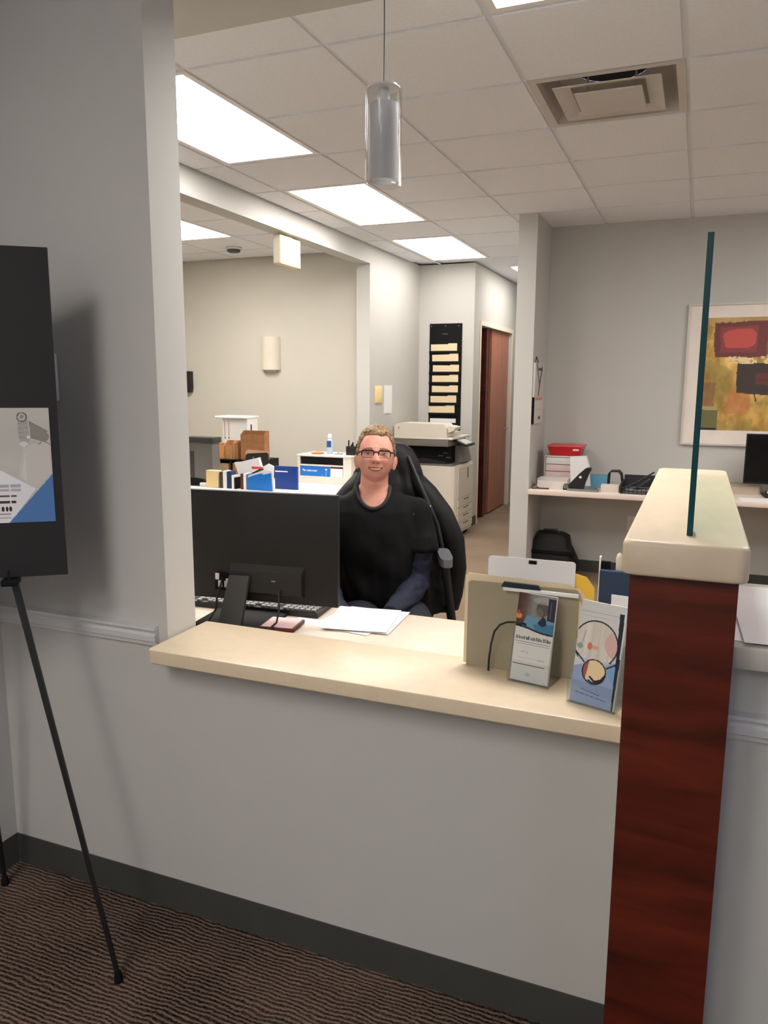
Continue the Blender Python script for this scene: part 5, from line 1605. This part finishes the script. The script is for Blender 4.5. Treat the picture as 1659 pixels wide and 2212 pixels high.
body = G()
head_grid(body, 120, 110, head_pt, HR)
for s_ in (-1, 1):                                # ears
    Me = HR @ Matrix.Translation((s_ * 0.0770, 0.012, -0.026)) @ Matrix.Rotation(s_ * math.radians(-28), 4, 'Z') @ Matrix.Rotation(math.radians(10), 4, 'X')
    body.sphere((0, 0, 0), (0.0065, 0.017, 0.030), 14, 12, 0, Me)
    body.sphere((s_ * 0.004, 0.005, 0.006), (0.0065, 0.013, 0.021), 12, 10, 0, Me)
    body.sphere((s_ * -0.002, -0.004, -0.022), (0.0065, 0.010, 0.012), 10, 8, 0, Me)
def ell(c, rx, ry, n=28, M=None):
    r = [Vector((c[0] + rx * math.cos(2 * PI * k / n), c[1] + ry * math.sin(2 * PI * k / n), c[2])) for k in range(n)]
    return r
TORSO = [(0.050, 0.060, 0.485, 0.165, 0.125), (0.050, 0.060, 0.56, 0.180, 0.140), (0.045, 0.055, 0.66, 0.170, 0.128), (0.035, 0.050, 0.76, 0.162, 0.122),
         (0.020, 0.040, 0.87, 0.165, 0.122), (0.010, 0.030, 0.96, 0.168, 0.118), (0.005, 0.022, 1.02, 0.155, 0.104), (0.003, 0.016, 1.065, 0.115, 0.082), (0.003, 0.010, 1.095, 0.075, 0.066), (0.004, 0.006, 1.12, 0.058, 0.058)]
NECK = [(0.004, 0.008, 1.06, 0.058, 0.058), (0.005, 0.002, 1.12, 0.0555, 0.057), (0.007, 0.002, 1.17, 0.0545, 0.058), (0.009, 0.006, 1.215, 0.054, 0.056)]
body.loft([ell(t_[:3], t_[3], t_[4]) for t_ in TORSO])
body.loft([ell(t_[:3], t_[3], t_[4]) for t_ in NECK])
ARM = {1: [(0.120, 0.02, 1.015), (0.172, 0.02, 1.000), (0.183, 0.005, 0.94), (0.188, -0.015, 0.85), (0.180, -0.030, 0.735), (0.158, -0.095, 0.715), (0.110, -0.190, 0.692), (0.062, -0.285, 0.674)],
       -1: [(-0.110, 0.02, 1.015), (-0.160, 0.02, 1.000), (-0.176, 0.0, 0.94), (-0.190, -0.03, 0.85), (-0.195, -0.055, 0.745), (-0.180, -0.115, 0.722), (-0.150, -0.205, 0.694), (-0.115, -0.295, 0.676)]}
AR = [0.050, 0.056, 0.051, 0.045, 0.041, 0.040, 0.033, 0.027]
for s_ in (-1, 1):
    body.tube(ARM[s_], AR, 16)
    for k in (1, 4):
        body.sphere(ARM[s_][k], AR[k] * 1.02, 14, 10)
    # hand resting on the thigh: palm, four fingers of unequal length, thumb from the side of the palm
    w = Vector(ARM[s_][-1])
    fwd = (w - Vector(ARM[s_][-2])).normalized()
    fwd = Vector((fwd.x, fwd.y, -0.06)).normalized()
    side = Vector((0, 0, 1)).cross(fwd).normalized()       # towards the man's right
    upv = fwd.cross(side).normalized()
    if upv.z < 0: upv = -upv
    def hp(f_, l_, u_): return w + fwd * f_ + side * l_ + upv * u_
    thumb_side = 1 if s_ < 0 else -1
    thumb_side = -thumb_side if (side.x * s_) < 0 else thumb_side
    ins = -1 if (side.x * s_) > 0 else 1                    # inner side of the hand
    rings = []
    for f_, hw, hh in ((-0.02, 0.024, 0.018), (0.01, 0.030, 0.016), (0.05, 0.040, 0.014), (0.085, 0.041, 0.012), (0.094, 0.036, 0.009)):
        rings.append([hp(f_, hw * math.cos(2 * PI * k / 16), hh * math.sin(2 * PI * k / 16)) for k in range(16)])
    body.loft(rings)
    for q, (l_, ln) in enumerate(((0.030, 0.066), (0.010, 0.076), (-0.010, 0.071), (-0.030, 0.055))):
        l_ *= ins
        body.tube([hp(0.075, l_ * 0.95, 0.0), hp(0.095 + ln * 0.3, l_ * 1.08, 0.004), hp(0.092 + ln * 0.68, l_ * 1.12, -0.006), hp(0.088 + ln * 0.95, l_ * 1.14, -0.024)], [0.0095, 0.0092, 0.0084, 0.0065], 10)
    body.tube([hp(0.012, ins * 0.022, -0.004), hp(0.045, ins * 0.050, -0.004), hp(0.075, ins * 0.060, -0.010), hp(0.098, ins * 0.060, -0.018)], [0.013, 0.0125, 0.0105, 0.008], 10)
LEG = {}
for s_ in (-1, 1):
    hx = 0.05 + s_ * 0.088
    LEG[s_] = [(hx, 0.05, 0.565), (hx + s_ * 0.012, -0.14, 0.585), (hx + s_ * 0.03, -0.33, 0.595), (hx + s_ * 0.035, -0.405, 0.575), (hx + s_ * 0.035, -0.425, 0.50), (hx + s_ * 0.035, -0.415, 0.36), (hx + s_ * 0.035, -0.395, 0.20), (hx + s_ * 0.035, -0.385, 0.085)]
    body.tube(LEG[s_], [0.088, 0.080, 0.066, 0.060, 0.056, 0.056, 0.044, 0.036], 18)
    x = LEG[s_][-1][0]
    body.loft([[(x + a * 0.080, y, 0.018 + (b + 0.5) * hh) for a, b in rrect(1, 1, 0.35, 4)] for y, hh in ((-0.335, 0.075), (-0.39, 0.085), (-0.46, 0.060), (-0.54, 0.040), (-0.585, 0.028))])

def remesh(g, name, mats, parent, vox, smooth_it=2, cull=None, thick=0.0, disp=None, fac=0.5):
    me = g.mesh('tmp_' + name)
    o = bpy.data.objects.new('tmp_' + name, me)
    COL.objects.link(o)
    m = o.modifiers.new('r', 'REMESH')
    m.mode = 'VOXEL'
    m.voxel_size = vox
    m2 = o.modifiers.new('s', 'SMOOTH')
    m2.iterations = smooth_it
    m2.factor = fac
    dg = bpy.context.evaluated_depsgraph_get()
    nm = bpy.data.meshes.new_from_object(o.evaluated_get(dg))
    bpy.data.objects.remove(o)
    bpy.data.meshes.remove(me)
    nm.name = name
    n = len(nm.vertices)
    co = np.empty(n * 3, np.float32)
    nm.vertices.foreach_get('co', co)
    co = co.reshape(-1, 3)
    if disp is not None:
        no = np.empty(n * 3, np.float32)
        nm.vertices.foreach_get('normal', no)
        co = co + no.reshape(-1, 3) * disp(co)[:, None]
        nm.vertices.foreach_set('co', co.astype(np.float32).ravel())
    if cull is not None:
        bm = bmesh.new()
        bm.from_mesh(nm)
        bm.verts.ensure_lookup_table()
        mk = cull(co)
        bmesh.ops.delete(bm, geom=[bm.verts[i] for i in np.nonzero(mk)[0]], context='VERTS')
        bm.to_mesh(nm)
        bm.free()
    nm.materials.clear()
    for q in (mats if isinstance(mats, (list, tuple)) else [mats]):
        nm.materials.append(q)
    nm.polygons.foreach_set('use_smooth', [True] * len(nm.polygons))
    nm.update()
    o = link(name, nm, parent)
    if thick:
        s_ = o.modifiers.new('thickness', 'SOLIDIFY')
        s_.thickness = thick
        s_.offset = 1.0
    return o
SKIN = mat('skin', (228, 168, 149), 0.5, var=0.06, vscale=26, rgb2=(218, 149, 132), sub=0.12, bump=0.05, bscale=200)
bo = remesh(body, 'body', SKIN, man, 0.0032, 2)
BVH = BVHTree.FromPolygons([v.co[:] for v in bo.data.vertices], [p.vertices[:] for p in bo.data.polygons])
HRI = HR.inverted()
HRn = HR.to_3x3()
def on_face(x, z, off):
    """point on the face at head coordinates x, z, lifted by off towards the front"""
    o_ = HR @ Vector((x, -0.3, z))
    h = BVH.ray_cast(o_, HRn @ Vector((0, 1, 0)))
    if h[0] is None:
        return HR @ Vector((x, -0.05, z))
    return h[0] + HRn @ Vector((0, -off, 0))
def patch(fn, nx, ny, off, g=None, back=0.002):
    """closed thin shell on the face; fn(s,t) -> (x, z) with s in -1..1, t in 0..1"""
    g = g or G()
    A, B = [], []
    for j in range(ny + 1):
        for i in range(nx + 1):
            s_, t_ = -1 + 2 * i / nx, j / ny
            x, z = fn(s_, t_)
            A.append(on_face(x, z, off))
            B.append(on_face(x, z, -back))
    N = len(A)
    fs = []
    for j in range(ny):
        for i in range(nx):
            a = j * (nx + 1) + i
            fs += [(a, a + 1, a + nx + 2, a + nx + 1), (N + a, N + a + nx + 1, N + a + nx + 2, N + a + 1)]
    rim = [i for i in range(nx)] + [j * (nx + 1) + nx for j in range(ny)] + [ny * (nx + 1) + i for i in range(nx, 0, -1)] + [j * (nx + 1) for j in range(ny, 0, -1)]
    for k in range(len(rim)):
        a, b = rim[k], rim[(k + 1) % len(rim)]
        fs.append((a, N + a, N + b, b))
    g.add(A + B, fs)
    return g
EYEW = mat('eye_white', (206, 190, 182), 0.3, var=0.02)
IRIS = mat('iris', (50, 58, 66), 0.2)
LID_SHADE = mat('eyelid', (170, 100, 86), 0.55, var=0.05)  # darker than skin: shading of lids and nostrils put into the colour
LIP = mat('lips', (196, 110, 104), 0.45, var=0.05)
MOUTH = mat('mouth_dark', (92, 30, 28), 0.6)
TEETH = mat('teeth', (232, 214, 178), 0.3, var=0.03)
HAIRM = mat('sandy_hair', (180, 148, 108), 0.6, var=0.2, vscale=120, rgb2=(84, 60, 40), detail=6)
BROW = mat('brow_hair', (150, 104, 78), 0.7, var=0.1)
for s_ in (-1, 1):
    ex = s_ * 0.0325
    e = patch(lambda s, t: (ex + s * 0.0125, -0.0015 + (t - 0.5) * 0.0062 * math.sqrt(max(0.02, 1 - s * s)) + 0.0010 * (1 - s * s)), 12, 4, 0.0008).obj('eye', EYEW, man)
    patch(lambda s, t: (ex - s_ * 0.0005 + s * 0.0046, -0.0008 + (t - 0.5) * 0.0058 * math.sqrt(max(0.05, 1 - s * s))), 6, 4, 0.0016).obj('iris', IRIS, e)
    patch(lambda s, t: (ex + s * 0.0145, 0.0022 + 0.0018 * (1 - s * s) - 0.002 * abs(s) + (t - 0.5) * 0.0034), 12, 2, 0.0020).obj('eyelid', LID_SHADE, e)
    patch(lambda s, t: (ex + s * 0.0125, -0.0058 - 0.0008 * (1 - s * s) + (t - 0.5) * 0.0016), 12, 2, 0.0010).obj('eyelid', LID_SHADE, e)
    patch(lambda s, t: (ex + s_ * 0.001 + s * 0.018, 0.0170 + 0.0040 * (1 - s * s) - 0.0015 * s * s_ + (t - 0.5) * (0.0055 - 0.0020 * s * s_)), 12, 3, 0.0010).obj('eyebrow', BROW, man)
mz = -0.0615
cu = lambda s: 0.0060 * s * s
mo = patch(lambda s, t: (0.0 + s * 0.0300, mz + cu(s) + (t - 0.5) * 0.0118 * math.sqrt(max(0.02, 1 - s * s))), 16, 5, 0.0006).obj('mouth', MOUTH, man)
patch(lambda s, t: (s * 0.0225, mz - 0.0002 + cu(s * 0.76) + (t - 0.5) * 0.0062 * math.sqrt(max(0.05, 1 - 0.8 * s * s))), 14, 3, 0.0014).obj('teeth', TEETH, mo)
patch(lambda s, t: (s * 0.0310, mz + cu(s) + 0.0060 * math.sqrt(max(0, 1 - s * s)) + (t - 0.35) * 0.0042 * (1.05 - abs(s))), 16, 3, 0.0018).obj('lip', LIP, mo)
patch(lambda s, t: (s * 0.0295, mz + cu(s) - 0.0066 * math.sqrt(max(0, 1 - s * s)) + (t - 0.65) * 0.0068 * (1.05 - abs(s))), 16, 3, 0.0020).obj('lip', LIP, mo)
nb = G()
for s_ in (-1, 1):
    patch(lambda s, t: (s_ * 0.0075 + s * 0.0045, -0.0385 + (t - 0.5) * 0.0040 * math.sqrt(max(0.05, 1 - s * s))), 6, 2, 0.0006, nb)
nb.obj('nostrils', LID_SHADE, man)

# hair: skull cap lifted off the head, with curly tufts
def hair_w(p):
    x, y, z = p
    ax = abs(x)
    if y < -0.015:
        zl = 0.078 - 0.004 * ga(x - 0.02, 0.012) + 0.0 - 0.030 * sm(0.042, 0.066, ax) - 0.055 * sm(0.062, 0.075, ax) * sm(-0.07, -0.03, y)
    else:
        zl = -0.012 - 0.055 * sm(0.02, 0.06, y) + 0.03 * ga(y - 0.012, 0.02) * (1 if ax > 0.06 else 0)
    return sm(-0.006, 0.010, z - zl)
hg = G()
NU, NV = 110, 84
vs, wv = [], []
for j in range(NV + 1):
    t_ = PI * (0.004 + 0.80 * j / NV)
    for i in range(NU):
        d = Vector((math.sin(t_) * math.cos(2 * PI * i / NU), math.sin(t_) * math.sin(2 * PI * i / NU), math.cos(t_)))
        p = head_pt(d, False)
        w = hair_w(p)
        nn = 0.5 + 0.5 * noise.noise(p * 60) + 0.35 * noise.noise(p * 130)
        top = sm(0.02, 0.09, p.z)
        off = (0.0015 + (0.0025 + 0.0100 * top) * w * (0.55 + 0.8 * nn)) if w > 0 else 0
        n_ = Vector((p.x / 0.0735 ** 2, p.y / 0.095 ** 2, p.z / 0.11 ** 2)).normalized()
        vs.append(p + n_ * off)
        wv.append(w)
fs = []
for j in range(NV):
    for i in range(NU):
        q = (j * NU + i, j * NU + (i + 1) % NU, (j + 1) * NU + (i + 1) % NU, (j + 1) * NU + i)
        if all(wv[k] > 0.05 for k in q):
            fs.append(q)
hg.add(vs, fs, 0, HR)
rh = random.Random(3)
for k in range(520):
    z = rh.uniform(0.0, 1.0)
    a = rh.uniform(0, 2 * PI)
    t_ = math.acos(1 - z * 1.15)
    d = Vector((math.sin(t_) * math.cos(a), math.sin(t_) * math.sin(a), math.cos(t_)))
    p = head_pt(d, False)
    if hair_w(p) < 0.6:
        continue
    n_ = Vector((p.x / 0.0735 ** 2, p.y / 0.095 ** 2, p.z / 0.11 ** 2)).normalized()
    tg = n_.cross(Vector((rh.uniform(-1, 1), rh.uniform(-1, 1), rh.uniform(-1, 1)))).normalized()
    b_ = p + n_ * (0.001 + 0.003 * sm(0.02, 0.09, p.z))
    L_ = rh.uniform(0.007, 0.012) * (0.55 + 0.45 * sm(0.02, 0.09, p.z))
    hg.tube([b_, b_ + n_ * L_ * 0.6 + tg * L_ * 0.35, b_ + n_ * L_ * 0.75 + tg * L_ * 0.95, b_ + n_ * L_ * 0.45 + tg * L_ * 1.35], [0.0030, 0.0032, 0.0026, 0.0008], 5, 0, HR)
used = sorted({i for f in hg.f for i in f})
mp_ = {o: n for n, o in enumerate(used)}
hg.v = [hg.v[i] for i in used]
hg.f = [tuple(mp_[i] for i in f) for f in hg.f]
hg.obj('hair', HAIRM, man, ang=70)
# glasses
GLF = mat('glasses_frame', (18, 18, 20), 0.3)
gl = G()
fy = -0.100
def lens_ring(cx, n=28):
    return [(cx + x, z) for x, z in rrect(0.047, 0.028, 0.008, 6, 0, -0.0025)]
def gy(x):
    return fy + 6.0 * x * x * 0.6
for s_ in (-1, 1):
    pts = [Vector((x, gy(x), z)) for x, z in lens_ring(s_ * 0.0335)]
    pts.append(pts[0])
    rr = [0.0032 if p.z > 0.004 else (0.0021 if p.z > -0.010 else 0.0010) for p in pts]
    gl.tube(pts, rr, 7, 0, HR, cap=False)
    x1 = s_ * 0.0575
    gl.tube([(x1 - s_ * 0.002, gy(x1), 0.005), (s_ * 0.066, gy(x1) + 0.006, 0.006), (s_ * 0.0755, -0.040, 0.004), (s_ * 0.080, 0.0, 0.002), (s_ * 0.081, 0.012, -0.004)], [0.0036, 0.0036, 0.0022, 0.0017, 0.0013], 7, 0, HR)
gl.tube([(-0.0115, gy(0.0115), 0.003), (-0.005, fy - 0.001, 0.0055), (0.005, fy - 0.001, 0.0055), (0.0115, gy(0.0115), 0.003)], 0.0027, 7, 0, HR)
go = gl.obj('glasses', GLF, man)
for s_ in (-1, 1):
    lp = lens_ring(s_ * 0.0335)
    G().loft([[(x, gy(x) - 0.0004, z) for x, z in lp], [(x, gy(x) + 0.0004, z) for x, z in lp]], True, 0, HR).obj('lens', thin_clear('spectacle_lens', (253, 253, 253), 0.0, 0.03, 0.006), go)

# clothes
SCRUB = mat('scrub_cloth', (13, 14, 16), 0.8, spec=0.2, var=0.12, vscale=8, bump=0.10, bscale=120)
sh = G()
top = [(0.050, 0.055, 0.50, 0.186, 0.146), (0.048, 0.052, 0.60, 0.192, 0.155), (0.044, 0.047, 0.70, 0.190, 0.152), (0.036, 0.042, 0.79, 0.184, 0.146), (0.022, 0.034, 0.88, 0.182, 0.140), (0.011, 0.026, 0.96, 0.184, 0.132),
       (0.006, 0.020, 1.02, 0.172, 0.118), (0.003, 0.015, 1.065, 0.132, 0.094), (0.003, 0.010, 1.095, 0.088, 0.077), (0.003, 0.006, 1.125, 0.068, 0.070), (0.003, 0.004, 1.15, 0.060, 0.064)]
sh.loft([ell(q[:3], q[3], q[4], 40) for q in top])
for s_ in (-1, 1):
    A = ARM[s_]
    sh.tube([A[0], A[1], (A[2][0] + s_ * 0.003, A[2][1], A[2][2]), (A[3][0] + s_ * 0.004, A[3][1] + 0.004, 0.905), (A[3][0] + s_ * 0.005, A[3][1] + 0.002, 0.865)], [0.062, 0.067, 0.065, 0.066, 0.068], 18)
    sh.sphere(A[1], 0.067, 16, 12)
def sh_disp(co):
    out = np.zeros(len(co))
    for i, p in enumerate(co):
        v = Vector(p)
        low = sm(1.0, 0.85, p[2])
        out[i] = 0.014 * noise.noise(Vector((v.x * 11 + v.z * 5, v.y * 9, v.z * 6 - v.x * 4))) * (0.35 + low) + 0.007 * noise.noise(Vector((v.x * 22, v.y * 20 + 4, v.z * 9)))
    return out
def sh_cull(co):
    x, y, z = co[:, 0], co[:, 1], co[:, 2]
    zc, r = 1.118, 0.079
    dip = np.where(y < 0.0, 1.0, 0.45)
    neck = (np.hypot((x - 0.002) / 0.0655, (z - zc) / (r * dip)) < 1) | ((z > zc) & (np.abs(x) < 0.09))
    hem = ((np.abs(x - 0.02) > 0.135) & (z < 0.893 + 0.05 * (np.abs(x) - 0.15)) & (z > 0.78) & (np.abs(x) > 0.13)) & ((x > 0.212 - 0.7 * (0.893 - z)) | (x < -0.18)) 
    return neck | (z < 0.505)
def sleeve_cut(co):
    return sh_cull(co)
scr = remesh(sh, 'scrub_top', SCRUB, man, 0.006, 3, sh_cull, 0.0022, sh_disp)
# neckband
nbp = []
for k in range(41):
    a = PI + PI * k / 40
    x, z = 0.002 + 0.0655 * math.cos(a), 1.118 + 0.079 * math.sin(a)
    nbp.append((x, z))
SB = BVHTree.FromPolygons([Vector(p) for p in sh.v], sh.f)
pts = []
for x, z in nbp:
    h = SB.ray_cast(Vector((x, -0.5, z)), Vector((0, 1, 0)))
    if h[0] is not None:
        pts.append(h[0] + Vector((0, -0.002, 0)))
if len(pts) > 4:
    G().tube(pts, 0.0075, 10).obj('neckband', mat('neckband_cloth', (28, 29, 32), 0.7), scr)
LS = mat('navy_knit', (18, 25, 50), 0.75, var=0.15, vscale=60, bump=0.15, bscale=160)
for s_ in (-1, 1):
    A = ARM[s_]
    sl = G()
    sl.tube(A[1:], [r + 0.008 for r in AR[1:]], 18)
    sl.sphere(A[4], AR[4] + 0.009, 16, 12)
    wv_ = Vector(A[-1])
    fw_ = (wv_ - Vector(A[-2])).normalized()
    def ls_disp(co):
        return np.array([0.006 * noise.noise(Vector((p[0] * 14, p[1] * 14 + 2, p[2] * 34))) + 0.003 * noise.noise(Vector((p[0] * 40, p[1] * 40, p[2] * 50))) for p in co])
    remesh(sl, 'long_sleeve', LS, man, 0.005, 2, lambda co: ((co - np.array(wv_)) @ np.array(fw_)) > 0.002, 0.0015, ls_disp)
TR = mat('dark_trousers', (30, 34, 46), 0.75, var=0.15, bump=0.1)
tr = G()
for s_ in (-1, 1):
    tr.tube(LEG[s_], [0.098, 0.090, 0.076, 0.070, 0.068, 0.068, 0.060, 0.058], 20)
tr.loft([ell((0.05, 0.06, 0.488), 0.176, 0.135), ell((0.05, 0.06, 0.56), 0.192, 0.150), ell((0.047, 0.056, 0.64), 0.180, 0.138)])
remesh(tr, 'trousers', TR, man, 0.008, 3)
for s_ in (-1, 1):
    x = LEG[s_][-1][0]
    G().loft([[(x + a * 0.096, y, max(0.0005, (b + 0.5) * hh)) for a, b in rrect(1, 1, 0.35, 4)] for y, hh in ((-0.325, 0.095), (-0.39, 0.108), (-0.46, 0.085), (-0.545, 0.062), (-0.598, 0.045))]).obj('shoe', BLACKM, man)
